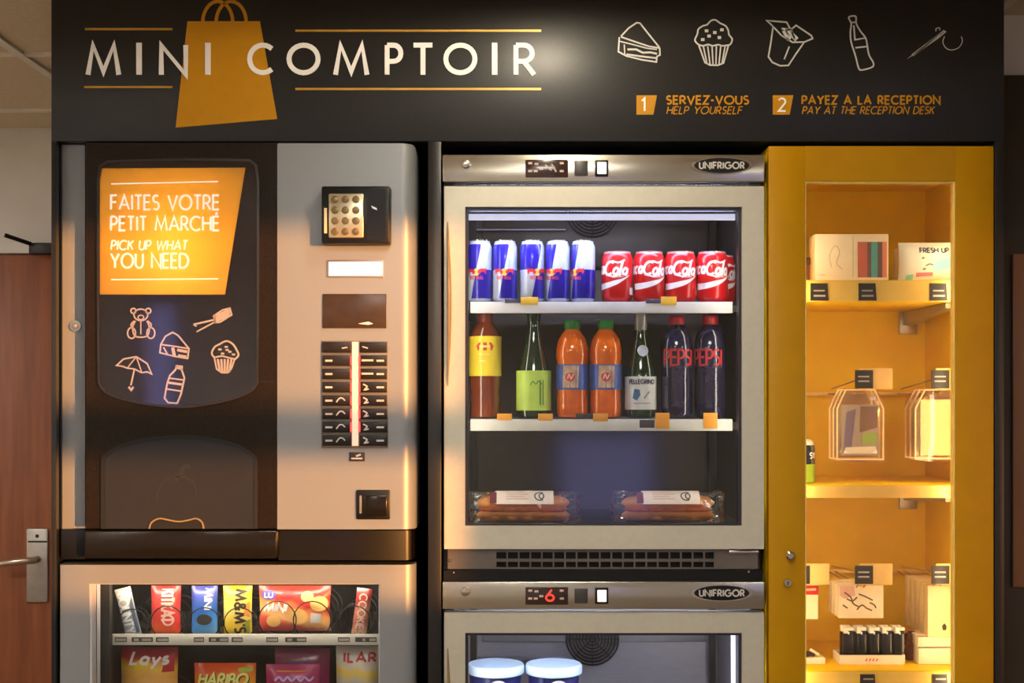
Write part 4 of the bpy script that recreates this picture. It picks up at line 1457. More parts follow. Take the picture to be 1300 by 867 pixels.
# green glass bottle
gm = M('green_glass', (22, 48, 18), .08, coat=.9, var=.2)
t = bottle('sparkling_water_bottle', 'dark green glass bottle with a pale green label', 677.5, [(.030, 0), (.0365, .003), (.038, .012), (.038, .075), (.036, .095), (.030, .125), (.021, .160), (.0155, .19), (.0135, .212), (.014, .226), (.0145, .232)], gm)
band(t, 'label', .0388, .018, .106, M('lime_label', (200, 228, 96), .4, var=.12, scale=26), -95, 95)
b = B(); b.stroke(smoothline([(-.008, .074), (-.002, .082), (.004, .076), (.010, .083), (.018, .076)], 4), .0022, -.0008, 0).stroke([(.014, .03), (.014, .085)], .003, -.0008, 0, .004).stroke([(.021, .03), (.021, .085)], .002, -.0008, 0, .004).map(wrapper(.0388)).build('label_print', M('label_green', (90, 140, 60), .4), t, smooth=False)
B().lathe([(.0148, .215), (.0155, .217), (.0155, .235), (.013, .237)], 20).build('cap', M('cap_green_dark', (24, 50, 24), .35), t)
# orange soda
om = M('orange_soda', (240, 104, 6), .1, coat=.8, var=.3, scale=30, bump=.2)
proto = bottle('orange_soda_bottle', 'orange soda bottle with a green cap beside the green glass bottle', 726.5, [(.024, 0), (.032, .004), (.0345, .012), (.0352, .03), (.0345, .058), (.0345, .125), (.0365, .135), (.0360, .155), (.031, .176), (.022, .190), (.0145, .199), (.0135, .206)], om)
band(proto, 'label', .0358, .064, .120, M('soda_label', (72, 96, 166), .35, var=.25, scale=40), -130, 130)
b = B(); b.patch([(-.024, .068), (.012, .068), (.014, .117), (-.022, .117)], .0004).map(wrapper(.0358)).build('label_panel', M('soda_panel', (214, 176, 140), .4, var=.3, scale=60), proto)
b = B(); b.patch([(-.006 + .011 * math.cos(i * PI / 8), .092 + .010 * math.sin(i * PI / 8)) for i in range(16)], .0010, 1).map(wrapper(.0358)).build('label_logo', M('soda_logo', (206, 60, 60), .4), proto)
b = B(); b.stroke(smoothline([(-.012, .088), (-.008, .098), (-.004, .088), (.001, .098)], 3), .003, -.0016, -.001).map(wrapper(.0358)).build('label_print', 'pink_print', proto, smooth=False)
B().lathe([(.0165, .198), (.0175, .200), (.0175, .217), (.0160, .219)], 24).build('cap', M('cap_green', (30, 128, 50), .4), proto)
o = copy_tree(proto)
o['label'] = 'orange soda bottle with a green cap beside the white labelled bottle'
o.location.x = sx(769, YBO)
o.rotation_euler = (0, 0, .12)
# mineral water with white label
t = bottle('mineral_water_bottle', 'green mineral water bottle with a white label and silver neck', 813.5, [(.028, 0), (.033, .003), (.0345, .012), (.0345, .085), (.032, .110), (.024, .145), (.0155, .175), (.0125, .195), (.0125, .222)], gm)
band(t, 'label', .0353, .020, .093, M('white_label', (224, 222, 214), .45, var=.06, scale=60), -92, 92)
b = B(); write(b, 'PELLEGRINO', -.030, .030, .077, .086, .0022, 0, .2, -.0008, 0, .004)
b.map(wrapper(.0353)).build('label_lettering', M('navy_print', (50, 60, 84), .4), t, smooth=False)
b = B(); b.patch([(-.022, .045), (-.012, .040), (-.004, .052), (-.006, .064), (-.018, .066)], .0006, 1).map(wrapper(.0353)).build('label_star', M('blue_star', (70, 110, 150), .4), t)
b = B(); b.stroke([(.004, .045), (.016, .060)], .004, -.0008, 0).stroke([(-.02, .034), (.018, .034)], .002, -.0008, 0, .004).map(wrapper(.0353)).build('label_print', M('grey_print', (150, 150, 140), .4), t, smooth=False)
b = B(); b.patch([(.012 * math.cos(i * PI / 8) + .002, .150 + .0125 * math.sin(i * PI / 8)) for i in range(16)], .0022, 1).map(lambda p: (p.x, p.y - .0235 + (p.z - .150) * .32, p.z)).build('neck_badge', M('silver_badge', (196, 200, 206), .35, metal=.3), t)
B().lathe([(.0132, .196), (.0136, .197), (.0136, .236), (.012, .238)], 20).build('neck_foil', M('neck_foil', (170, 164, 156), .35, metal=.5), t)
# dark cola style bottles with red caps
proto = bottle('dark_soda_bottle', 'dark blue soda bottle with a red cap, next to the white labelled bottle', 859, [(.024, 0), (.032, .004), (.035, .012), (.0355, .05), (.0345, .085), (.0355, .12), (.0365, .155), (.033, .182), (.023, .200), (.0145, .210), (.0135, .216)], M('dark_soda', (34, 30, 58), .1, coat=.8, var=.5, scale=50, bump=.25))
b = B(); write(b, 'PEPSI', -.034, .034, .118, .152, .0048, 0, .14, -.0006, 0, .004)
b.map(wrapper(.0364)).build('lettering', M('soda_red', (206, 50, 50), .4), proto, smooth=False)
b = B(); b.patch([(-.036, .112), (.036, .112), (.036, .157), (-.036, .157)], .0002, 3).map(wrapper(.0360)).build('label', M('soda_dark_label', (52, 40, 76), .35, var=.3, scale=60), proto)
B().lathe([(.0165, .208), (.0175, .210), (.0175, .227), (.0160, .229)], 24).build('cap', M('cap_red', (170, 24, 34), .4), proto)
o = copy_tree(proto)
o['label'] = 'dark blue soda bottle with a red cap, last on the right of its shelf'
o.location.x = sx(901.5, YBO)
o.rotation_euler = (0, 0, -.35)


# ---- wrapped baguettes
def sandwich(px0, px1, label, flip):
    Y = .12
    x0, x1 = sx(px0, Y), sx(px1, Y)
    L = x1 - x0
    t = thing('wrapped_sandwich', label, 'sandwich', ((x0 + x1) / 2, Y + .01, ZF1 + .0006), 'baguettes at the bottom of the upper refrigerator')
    cx = (x0 + x1) / 2
    z0 = ZF1 + .004

    def loaf(half, ry, rz, zc, seed):
        b = B()
        n, k = 18, 20
        rnd = random.Random(seed)
        vs, fs = [], []
        for i in range(k + 1):
            s_ = -1 + 2 * i / k
            e = max(.02, (1 - abs(s_) ** 7)) ** .5
            wob = 1 + .05 * math.sin(i * 1.7 + seed)
            for j in range(n):
                a = 2 * PI * j / n
                vs.append((cx + s_ * half, Y + .01 + ry * e * wob * math.cos(a), zc + rz * e * wob * math.sin(a)))
        for i in range(k):
            fs += [(i * n + j, i * n + (j + 1) % n, (i + 1) * n + (j + 1) % n, (i + 1) * n + j) for j in range(n)]
        fs += [tuple(range(n)), tuple(range(k * n, k * n + n))]
        return b.add(vs, fs)
    hb_ = L / 2 * .93
    loaf(hb_, .034, .014, z0 + .014, 1).build('bottom_bread', M('baguette', (240, 156, 74), .5, var=.22, scale=26, bump=.4), t)
    loaf(hb_ * .95, .035, .008, z0 + .028, 2).build('filling', M('filling', (206, 96, 40), .4, var=.35, scale=60, bump=.5), t)
    loaf(hb_, .033, .016, z0 + .042, 3).build('top_bread', 'baguette', t)
    # film
    f = B()
    n, k = 22, 26
    vs, fs = [], []
    rnd = random.Random(4 + px0)
    for i in range(k + 1):
        s_ = -1 + 2 * i / k
        e = 1.0 if abs(s_) < .86 else 1 - .35 * (abs(s_) - .86) / .14
        for j in range(n):
            a = 2 * PI * j / n
            w = 1 + rnd.uniform(-.05, .05)
            fl = .5 if abs(s_) > .97 else 1
            vs.append((cx + s_ * (L / 2 + .016), Y + .01 + .040 * e * w * math.cos(a) * fl, max(ZF1 + .0012, z0 + .031 + .036 * e * w * math.sin(a) * (1.25 if abs(s_) > .9 else 1))))
    for i in range(k):
        fs += [(i * n + j, i * n + (j + 1) % n, (i + 1) * n + (j + 1) % n, (i + 1) * n + j) for j in range(n)]
    f.add(vs, fs).build('plastic_wrap', 'clear_film', t, smooth=False)
    # label on the sloping front
    def lay(p):
        a = math.radians(38) - (p.z) / .040
        return (cx + p.x, Y + .01 - .0425 * math.cos(math.radians(48) + p.z / .042) + p.y * .7, z0 + .031 + .0385 * math.sin(math.radians(48) + p.z / .042) - p.y * .7)
    lw = L * .42
    lb_ = B()
    lb_.add([(-lw + i * lw * .25, -.001, j * .011 - .024) for j in range(5) for i in range(9 - 1)], [(j * 8 + i, j * 8 + i + 1, j * 8 + 8 + i + 1, j * 8 + 8 + i) for j in range(4) for i in range(7)])
    sh = .012
    lb_.map(lambda p: lay(Vector((p.x * .78 + sh, p.y, p.z)))).build('label', M('sandwich_label', (248, 226, 204), .5, var=.05), t)
    q = B()
    q.patch([(-lw * .62, -.022), (-lw * .78, -.022), (-lw * .78, .010), (-lw * .62, .010)], .0018).map(lay).build('label_edge', M('label_plum', (110, 30, 36), .5), t)
    q = B()
    q.stroke(arc(lw * .40, -.003, .012, .012, 60, 300, 14), .0028, -.0022, -.0016)
    q.stroke(arc(lw * .43, -.003, .005, .008, 0, 360, 14), .0028, -.0022, -.0016)
    q.map(lay).build('label_mark', M('label_ink', (84, 80, 60), .5), t, smooth=False)
    q = B()
    for i in range(4):
        q.stroke([(-lw * .4, .010 - i * .007), (lw * (.02 + .1 * (i % 2)), .010 - i * .007)], .0012, -.0022, -.0016, .005)
    q.map(lay).build('label_print', M('label_tan', (206, 170, 130), .5), t, smooth=False)
    return t


sandwich(600, 728, 'plastic wrapped baguette at the left of the refrigerator floor', False)
sandwich(785, 912, 'plastic wrapped baguette at the right of the refrigerator floor', True)

# ---- lower refrigerator contents
zsl = sz(936, .10)
B().box(sx(597, .10), sx(930, .10), .10, .44, zsl - .008, zsl).build('shelf', 'shelf_wire', fr2)
M('tub_lid', (214, 236, 246), .35, var=.03)
M('tub_navy', (34, 40, 110), .3, var=.1)
for i, px in enumerate((629.5, 703)):
    Y = .175
    t = thing('yoghurt_tub', ['white lidded navy tub in the lower refrigerator, nearest the handle', 'white lidded navy tub in the lower refrigerator, nearest the fan'][i], 'tub', (0, 0, 0), 'tubs in the lower refrigerator')
    ht = sz(842, Y) - zsl
    B().lathe([(.048, 0), (.050, .003), (.058, ht - .02), (.0585, ht - .012)], 36).build('tub_body', 'tub_navy', t)
    B().lathe([(.060, ht - .022), (.0635, ht - .020), (.0640, ht - .006), (.0615, ht - .001), (.056, ht), (.050, ht - .003), (.004, ht - .003)], 40).build('lid', 'tub_lid', t)
    b = B(); b.patch([(.020 * math.cos(a), ht - .043 + .016 * math.sin(a)) for a in [k * PI / 9 for k in range(18)]], .002, 1).map(wrapper(.0568)).build('logo_oval', 'white_print', t)
    b = B(); b.stroke(smoothline([(-.013, ht - .046), (-.009, ht - .036), (-.004, ht - .046), (.001, ht - .037), (.006, ht - .046), (.012, ht - .038)], 4), .004, -.0032, -.0026).map(wrapper(.0568)).build('logo_lettering', M('logo_red', (206, 56, 50), .4), t, smooth=False)
    t.location = (sx(px, Y), Y, zsl + .0006)
    t.rotation_euler = (0, 0, .1 + .05 * i)

# ---------------------------------------------------------------- yellow display cabinet
yc = thing('yellow_cabinet', 'tall yellow display cabinet with a glazed door of travel items', 'cabinet', (sx(1118, 0), .22, 0))
cx0, cx1 = sx(976, 0), sx(1261.5, 0)
cz1 = sz(185.5, 0)
CB = .44
b = B()
b.box(cx0, cx0 + .018, .024, CB, .05, cz1).box(cx1 - .018, cx1, .024, CB, .05, cz1)
b.box(cx0 + .018, cx1 - .018, .024, CB, sz(243, .40) + .0, cz1).box(cx0 + .018, cx1 - .018, .024, CB, .05, .07)
b.box(cx0 + .018, cx1 - .018, .40, CB, .07, sz(243, .40))
b.build('carcass', 'yellow_inside', yc)
b = B()
ox0, ox1, oz0, oz1 = sx(1022, 0), sx(1213, 0), .15, sz(230, 0)
b.box(cx0, ox0, 0, .022, .05, cz1, .001).box(ox1, cx1, 0, .022, .05, cz1, .001)
b.box(ox0, ox1, 0, .022, oz1, cz1, .0).box(ox0, ox1, 0, .022, .05, oz0)
dr = b.build('door_frame', 'yellow_lacquer', yc)
b = B()
mitred_frame(b, ox0, ox1, oz0, oz1, ox0 + .0035, ox1 - .0035, oz0 + .0035, oz1 - .0035, .004, .022)
b.build('opening_trim', M('trim_yellow', (250, 214, 110), .4), dr)  # pale strip painted for the glow along the opening's inner edge
B().box(ox0 + .002, ox1 - .002, .010, .014, oz0 + .002, oz1 - .002).build('glass_pane', 'pane_glass', dr)
B().lathe([(.006, -.016), (.0095, -.013), (.0095, -.009), (.005, -.006), (.005, 0)], 16, (sx(1002, 0), 0, sz(704.5, 0)), 'y').build('knob', 'chrome', dr)
lk = B().lathe([(.0075, -.008), (.009, -.006), (.009, 0)], 16, (sx(999.5, 0), 0, sz(739.5, 0)), 'y').build('lock', 'chrome', dr)
B().box(sx(999.5, 0) - .001, sx(999.5, 0) + .001, -.0086, -.0078, sz(739.5, 0) - .004, sz(739.5, 0) + .004).build('keyhole', 'black_matte', lk)
# light strips on the back of the door frame
b = B()
B().box(ox0 - .020, ox0 - .008, .0225, .030, .30, oz1 - .05).build('led_strip', 'warm_led', yc)
B().box(ox1 + .008, ox1 + .020, .0225, .030, .30, oz1 - .05).build('led_strip', 'warm_led', yc)

YSF = .06
sxl, sxr = cx0 + .0185, cx1 - .0185


def yshelf(ytop, thick):
    zt = sz(ytop, YSF)
    s = B().box(sxl, sxr, YSF, .399, zt - thick, zt, .001).build('shelf', 'yellow_inside', yc)
    return s, zt


sh1, ZY1 = yshelf(355.5, .047)
sh2, ZY2 = yshelf(616, .026)
sh3, ZY3 = yshelf(851, .047)
# clear price rails and tags on the first and third shelf
for s, y0, y1, tags in ((sh1, 356.5, 383, ((1029, 1052), (1090, 1113), (1180.5, 1203))), (sh3, 853, 880, ((1092, 1112), (1184, 1204)))):
    B().pbox(1010, y0, 1225, y1, YSF - .004, .0015).build('price_rail', M('rail_cream', (252, 204, 96), .35, var=.08, scale=14), s)
    for a, c_ in tags:
        ym = (y0 + 3)
        tg = B().pprism([(a, ym), (c_ - 1.5, ym), (c_, ym + 22), (a, ym + 22)], YSF - .0056, .0012).build('price_tag', 'tag_dark', s, smooth=False)
b = B()
for a in (1029, 1090, 1180.5):
    pline(b, [(a + 4, 369), (a + 18, 369)], 2.0, YSF - .0057, .0003)
    pline(b, [(a + 4, 375.5), (a + 19, 375.5)], 2.4, YSF - .0057, .0003)
for a in (1092, 1184):
    pline(b, [(a + 4, 862), (a + 17, 862)], 2.0, YSF - .0057, .0003)
b.build('tag_print', M('tag_grey', (190, 176, 160), .5), sh1, smooth=False)
B().box(sxl, sxr, YSF - .002, YSF, sz(632, YSF), sz(617, YSF), .0005).build('shelf_edge', M('edge_cream', (250, 196, 96), .4), sh2)
# steel brackets under the shelves
for s, zt in ((sh1, ZY1 - .047), (sh2, ZY2 - .026)):
    b = B()
    X = .958
    b.add([(X - .012, .085, zt - .001), (X + .012, .085, zt - .001), (X + .012, .085, zt - .012), (X - .012, .085, zt - .012),
           (X - .012, .396, zt - .001), (X + .012, .396, zt - .001), (X + .012, .396, zt - .034), (X - .012, .396, zt - .034)],
          [(0, 1, 2, 3), (4, 7, 6, 5), (0, 4, 5, 1), (1, 5, 6, 2), (2, 6, 7, 3), (3, 7, 4, 0)])
    br = b.build('bracket', M('bracket_steel', (176, 166, 148), .35, metal=.6), s, smooth=False)
    B().box(X - .022, X + .022, .392, .3985, zt - .055, zt - .001, .002).build('bracket_plate', 'bracket_steel', br)


# hanging hooks
def hook_bar(yb):
    z = sz(yb, .385)
    return z, B().box(sxl, sxr, .380, .390, z - .004, z + .004, .001).build('hook_bar', M('hook_bar', (238, 206, 130), .35, metal=.4), yc)


HK = M('hook_wire', (176, 150, 100), .3, metal=.7)


def hook(bar, zbar, X, tag_dx=0.0, Yf=.105, plate=True):
    h = B()
    h.tube([(X - .008, .380, zbar), (X - .008, Yf + .02, zbar), (X - .008, Yf + .01, zbar + .006)], .0018, 6)
    h.tube([(X + .008, .380, zbar), (X + .008, Yf + .02, zbar), (X + .008, Yf + .01, zbar + .006)], .0018, 6)
    h.tube([(X, .380, zbar + .012), (X, Yf - .01, zbar + .036), (X, Yf - .012, zbar + .046)], .0018, 6)
    hk = h.build('hook', HK, bar)
    s_ = (Yf - .014 + D) / F
    B().box(X - 6 * s_, X + 36 * s_, Yf - .0135, Yf - .012, zbar + .010, zbar + .056, .0005).build('tag_holder', M('holder_cream', (246, 196, 110), .35), hk)
    B().box(X - 12 * s_, X + 11 * s_, Yf - .0155, Yf - .0137, zbar + .012, zbar + .052, .0005).build('price_tag', 'tag_dark', hk)
    p = B()
    for k in range(2):
        p.box(X - 8 * s_, X + 6 * s_, Yf - .0162, Yf - .0156, zbar + .026 + .010 * k, zbar + .0295 + .010 * k)
    p.build('tag_print', 'tag_grey', hk, smooth=False)
    return hk


zA, barA = hook_bar(500)
XA1, XA2 = .770, .937
hook(barA, zA, XA1)
hook(barA, zA, XA2)
zB, barB = hook_bar(725)
XB0, XB1, XB2 = .632, .770, .937
hook(barB, zB, XB0)
hook(barB, zB, XB1)
hook(barB, zB, XB2)


# pouches on the upper hooks
def pouch(X, Y, ztop, w, h, label, style):
    t = thing('hanging_pouch', label, 'pouch', (X, Y, ztop - h), 'pouches on the upper hooks')
    b = B()
    vs, fs = [], []
    n, k = 8, 10
    for s in (-1, 1):
        for j in range(k + 1):
            for i in range(n + 1):
                u, v = i / n * 2 - 1, j / k * 2 - 1
                wx = w / 2 * (1 if v < .5 else 1 - .38 * ((v - .5) / .5) ** 2)
                bul = .006 * max(0, 1 - u ** 4) * max(0, 1 - v ** 4)
                vs.append((X + u * wx, Y + s * bul, ztop - h / 2 + v * h / 2 - .004 * (1 - u * u) * (v < -.9)))
    for s in (0, 1):
        o = s * (n + 1) * (k + 1)
        fs += [(o + j * (n + 1) + i, o + j * (n + 1) + i + 1, o + (j + 1) * (n + 1) + i + 1, o + (j + 1) * (n + 1) + i) for j in range(k) for i in range(n)]
    b.add(vs, fs).build('plastic_film', 'pouch_film', t)
    r = B()
    r.stroke([(X - w / 2 + .002, ztop - h + .003), (X + w / 2 - .002, ztop - h + .003), (X + w / 2 - .002, ztop - h * .28), (X + w * .30, ztop - .003), (X - w * .30, ztop - .003), (X - w / 2 + .002, ztop - h * .28), (X - w / 2 + .002, ztop - h + .003)], .0032, Y - .0015, Y + .0015)
    r.build('welded_rim', M('rim_cream', (250, 220, 160), .3), t)
    cw, ch = w * .78, h * .70
    if style == 'card':
        B().box(X - cw / 2, X + w * .48, Y - .002, Y + .002, ztop - h + .010, ztop - h + .010 + h * .78).build('insert_card', M('cream_card', (252, 234, 186), .6, var=.03), t)
    else:
        B().box(X - cw / 2, X + cw / 2, Y - .002, Y + .002, ztop - h + .012, ztop - h + .012 + ch).build('insert_card', M('grey_card', (176, 160, 160), .6), t)
        z0 = ztop - h + .012
        B().prism([(X - cw * .45, z0 + .010), (X - cw * .25, z0 + .012), (X - cw * .12, z0 + ch * .92), (X - cw * .38, z0 + ch * .85)], Y - .003, Y - .0022).build('violet_print', M('violet_card', (120, 100, 150), .5), t, smooth=False)
        B().prism([(X - cw * .02, z0 + ch * .45), (X + cw * .45, z0 + ch * .55), (X + cw * .47, z0 + ch * .97), (X, z0 + ch * .97)], Y - .003, Y - .0022).build('brown_print', M('brown_card', (130, 92, 74), .5), t, smooth=False)
        B().prism([(X + cw * .05, z0 + ch * .22), (X + cw * .45, z0 + ch * .24), (X + cw * .45, z0 + ch * .45), (X + cw * .05, z0 + ch * .43)], Y - .0035, Y - .0022).build('green_print', M('green_card', (150, 190, 80), .5), t, smooth=False)
        B().prism([(X - cw * .45, z0 + ch * .04), (X + cw * .45, z0 + ch * .04), (X + cw * .40, z0 + ch * .18), (X - cw * .4, z0 + ch * .16)], Y - .0035, Y - .0022).build('white_caption', 'white_print', t, smooth=False)
    return t


for i in range(3):
    pouch(XA1, .125 + i * .034, zA + .012, .106, .160, ['clear pouch with a violet and green card, front of the left upper hook', 'clear pouch hanging second on the left upper hook', 'clear pouch hanging last on the left upper hook'][i], 'print')
for i in range(3):
    pouch(XA2 + .012, .125 + i * .036, zA + .012, .118, .158, ['clear pouch with a cream card, front of the right upper hook', 'clear cream card pouch hanging second on the right upper hook', 'clear cream card pouch hanging last on the right upper hook'][i], 'card')

# lower hooks
def flat_packet(name, label, X, Y, z0, w, h, d, mat, cat='packet', group='packets on the lower hooks'):
    t = thing(name, label, cat, (X, Y, z0), group)
    B().box(X - w / 2, X + w / 2, Y - d / 2, Y + d / 2, z0, z0 + h, .002).build('packet_body', mat, t)
    b = B().box(X - w * .12, X + w * .12, Y - .0008, Y + .0008, z0 + h - .002, zB + .004)
    b.build('hang_tab', M('tab_film', (236, 220, 184), .4), t)
    return t


Yp = .13
kk = (Yp + D) / F
# left: white packet with red band
t = flat_packet('tissue_packet', 'white hanging packet with a red band at the cabinet edge', XB0 + .014, Yp, sz(786, Yp), 36 * kk, 60 * kk, .008, M('packet_cream', (250, 228, 180), .5))
B().box(XB0 + .014 - 18.3 * kk, XB0 + .014 + 18.3 * kk, Yp - .0055, Yp - .004, sz(754.5, Yp), sz(743, Yp)).build('red_band', M('band_red', (200, 36, 26), .4), t)
b = B(); pline(b, [(1020, 749), (1036, 748)], 3, Yp - .0056, .0004); b.build('band_lettering', M('band_pink', (244, 190, 160), .5), t, smooth=False)
# middle: packets with a sketch
for i in range(4):
    y_ = Yp + i * .030
    t = flat_packet('sewing_kit', ['cream packet with ink sketches, front of the middle lower hook', 'cream packet second on the middle lower hook', 'cream packet third on the middle lower hook', 'cream packet last on the middle lower hook'][i], XB1 + .002, y_, sz(784.5, Yp), 57 * kk, 42 * kk, .010, M('packet_ivory', (236, 214, 172), .5, var=.08, scale=30))
    if i == 0:
        b = B()
        Ys = Yp - .0052
        for pl in ([(1072, 752), (1080, 758), (1083, 766), (1090, 770)], [(1075, 760), (1082, 763), (1088, 758)], [(1090, 754), (1098, 757), (1108, 762)], [(1088, 774), (1094, 768), (1100, 772)], [(1100, 772), (1107, 775)], [(1104, 765), (1110, 768), (1112, 772)], [(1070, 768), (1076, 772)]):
            pline(b, smoothline(pl, 3), 1.8, Ys, .0004)
        b.build('ink_sketch', M('ink_brown', (96, 62, 50), .5), t, smooth=False)
        b = B(); b.prism([(sx(x, Ys), sz(y, Ys)) for x, y in ((1066, 744), (1084, 744), (1086, 756), (1072, 760), (1066, 756))], Ys - .0003, Ys).build('pink_print', M('pink_wash', (216, 166, 140), .5), t, smooth=False)
# right: row of boxes
for i in range(5):
    y_ = Yp + i * .036
    t = flat_packet('shower_cap_box', ['cream carton, front of the right lower hook', 'cream carton second on the right lower hook', 'cream carton third on the right lower hook', 'cream carton fourth on the right lower hook', 'cream carton last on the right lower hook'][i], XB2 + .006, y_, sz(808, Yp), 30 * kk, 66 * kk, .026, M('carton_cream', (236, 210, 150), .55, var=.05), 'carton', 'cartons on the right lower hook')
    if i == 0:
        b = B(); b.prism([(sx(x, Yp - .014), sz(y, Yp - .014)) for x, y in ((1196, 795), (1199, 791), (1202, 795), (1201, 800), (1197, 800))], Yp - .0138, Yp - .013).build('carton_mark', M('ink_black', (44, 36, 30), .5), t, smooth=False)

# ---- first shelf
Y = .10
kq = (Y + D) / F
t = thing('stationery_box', 'cream boxed notebook set with a striped window on the top yellow shelf', 'box', (sx(1081, Y), Y + .03, ZY1 + .0006))
z0 = ZY1 + .0006
B().box(sx(1035, Y), sx(1128, Y), Y, Y + .06, z0, z0 + 60 * kq, .001).build('carton', M('carton_pale', (244, 226, 190), .55, var=.03), t)
for x0, x1, c in ((1089, 1101, (196, 104, 84)), (1101, 1106, (120, 92, 84)), (1106, 1114, (90, 168, 160)), (1114, 1120, (110, 84, 84)), (1120, 1125.5, (222, 130, 96))):
    B().box(sx(x0, Y), sx(x1, Y), Y - .0012, Y + .0005, z0 + 5 * kq, z0 + 50 * kq).build('coloured_stripe', M('stripe_%d' % x0, c, .5), t, smooth=False)
b = B()
pline(b, smoothline([(1056, 340), (1053, 325), (1060, 312), (1066, 320), (1062, 334), (1070, 342)], 4), 1.2, Y, .0004)
pline(b, [(1040, 349), (1048, 349)], 1.2, Y, .0004)
pline(b, [(1083, 300), (1083, 352)], 1.0, Y, .0004)
b.build('faint_sketch', M('sketch_tan', (206, 186, 156), .5), t, smooth=False)

t, f_ = pack('wipes_pack', 'white wipes pack with dark lettering and blue splash on the top yellow shelf', 76 * kq, 50 * kq, .034, M('wipes_white', (240, 236, 216), .4, var=.03), .05, group='pouches on the top yellow shelf', cat='wipes')
b = B(); write(b, 'FRESH UP', -.022, .040, .063, .073, .0028, 0, .2, -.0006, 0, .005); b.map(f_).build('lettering', 'navy_print', t, smooth=False)
b = B(); b.patch([(.002, .030), (.016, .022), (.034, .026), (.050, .030), (.040, .038), (.048, .052), (.030, .050), (.014, .044)], .0004).map(f_).build('splash_print', M('splash_blue', (140, 214, 224), .4), t)
b = B(); b.patch([(-.030, .010), (.006, .012), (.006, .020), (-.030, .019)], .0005).map(f_).build('pink_flash', M('flash_pink', (226, 128, 140), .4), t)
b = B(); b.patch([(-.052, .004), (-.036, .002), (-.036, .016), (-.050, .014)], .0005).map(f_).build('mint_print', M('mint_print', (140, 220, 196), .4), t)
b = B(); b.stroke([(-.018, .050), (-.013, .052)], .004, -.0008, 0).stroke([(-.010, .034), (-.002, .038), (.006, .036)], .003, -.0008, 0).stroke([(-.016, .026), (-.010, .028)], .004, -.0008, 0).map(f_).build('drop_print', M('drop_brown', (130, 110, 90), .4), t, smooth=False)
t.location = (sx(1178.5, .115), .115, ZY1 + .0006)
t.rotation_euler = (0, 0, -.06)
t, f_ = pack('wipes_pack', 'beige wipes pack peeking out behind the white one', 74 * kq, 46 * kq, .026, M('wipes_beige', (214, 176, 110), .5, var=.1), .05, group='pouches on the top yellow shelf', cat='wipes')
b = B(); b.patch([(-.05, .012), (-.038, .012), (-.038, .05), (-.05, .05)], .0005).map(f_).build('tan_print', M('tan_print', (176, 130, 70), .5), t)
t.location = (sx(1172, .16), .165, ZY1 + .0006)
t.rotation_euler = (0, 0, -.10)
t = thing('brown_pouch', 'small dark brown pouch half hidden at the left of the top yellow shelf', 'pouch', (sx(1020, .16), .16, ZY1 + .0006))
B().box(sx(1008, .16), sx(1034, .16), .15, .19, ZY1 + .0006, ZY1 + .056, .006).build('pouch_body', M('pouch_brown', (130, 76, 20), .6, var=.2), t)
B().box(sx(1006, .15), sx(1033, .15), .146, .194, ZY1 + .042, ZY1 + .058, .004).build('pouch_flap', M('flap_brown', (86, 46, 10), .6), t)

# ---- second shelf: spray tube
Yt = .13
t = thing('deodorant_can', 'black and lime green spray can at the left edge of the middle yellow shelf', 'spray can', (sx(1021, Yt), Yt, ZY2 + .0006))
cx = sx(1021, Yt)
B().lathe([(.021, 0), (.0235, .003), (.0235, .042)], 28, (cx, Yt, ZY2 + .0006)).build('can_base', M('lime_green', (164, 196, 30), .35), t)
B().lathe([(.0235, .042), (.0235, .074), (.021, .084)], 28, (cx, Yt, ZY2 + .0006)).build('can_body', M('can_black', (30, 28, 32), .25, coat=.4), t)
B().lathe([(.021, .084), (.0195, .092), (.014, .096), (.003, .097)], 24, (cx, Yt, ZY2 + .0006)).build('cap', M('cap_white', (226, 216, 190), .4), t)
b = B(); write(b, 'SY', -.004, .012, .056, .068, .0026, 0, .2, -.0005, 0, .004); b.map(wrapper(.0236, .5)).map(lambda p: (p.x + cx, p.y + Yt, p.z + ZY2)).build('lettering', 'white_print', t, smooth=False)

# ---- third shelf
Yl = .12
kl = (Yl + D) / F
z0 = ZY3 + .0006
tray_t = thing('counter_tray', 'white card tray holding black lighters on the lowest yellow shelf', 'tray', (sx(1107, Yl), Yl + .03, z0))
tx0, tx1 = sx(1066, Yl), sx(1149, Yl)
b = B().box(tx0, tx1, Yl, Yl + .003, z0, z0 + .020).box(tx0, tx1, Yl + .060, Yl + .063, z0, z0 + .020)
b.box(tx0, tx0 + .003, Yl + .003, Yl + .060, z0, z0 + .020).box(tx1 - .003, tx1, Yl + .003, Yl + .060, z0, z0 + .020).box(tx0 + .003, tx1 - .003, Yl + .003, Yl + .060, z0, z0 + .003)
b.build('tray_body', M('tray_white', (240, 226, 196), .5), tray_t)
b = B()
zz = z0 + .010
for k in range(4):
    b.stroke([(sx(1099 + k * 4.4, Yl), zz - .003), (sx(1101 + k * 4.4, Yl), zz + .003)], .003, Yl - .0006, Yl)
b.build('tray_print', M('tray_red', (214, 96, 60), .5), tray_t, smooth=False)
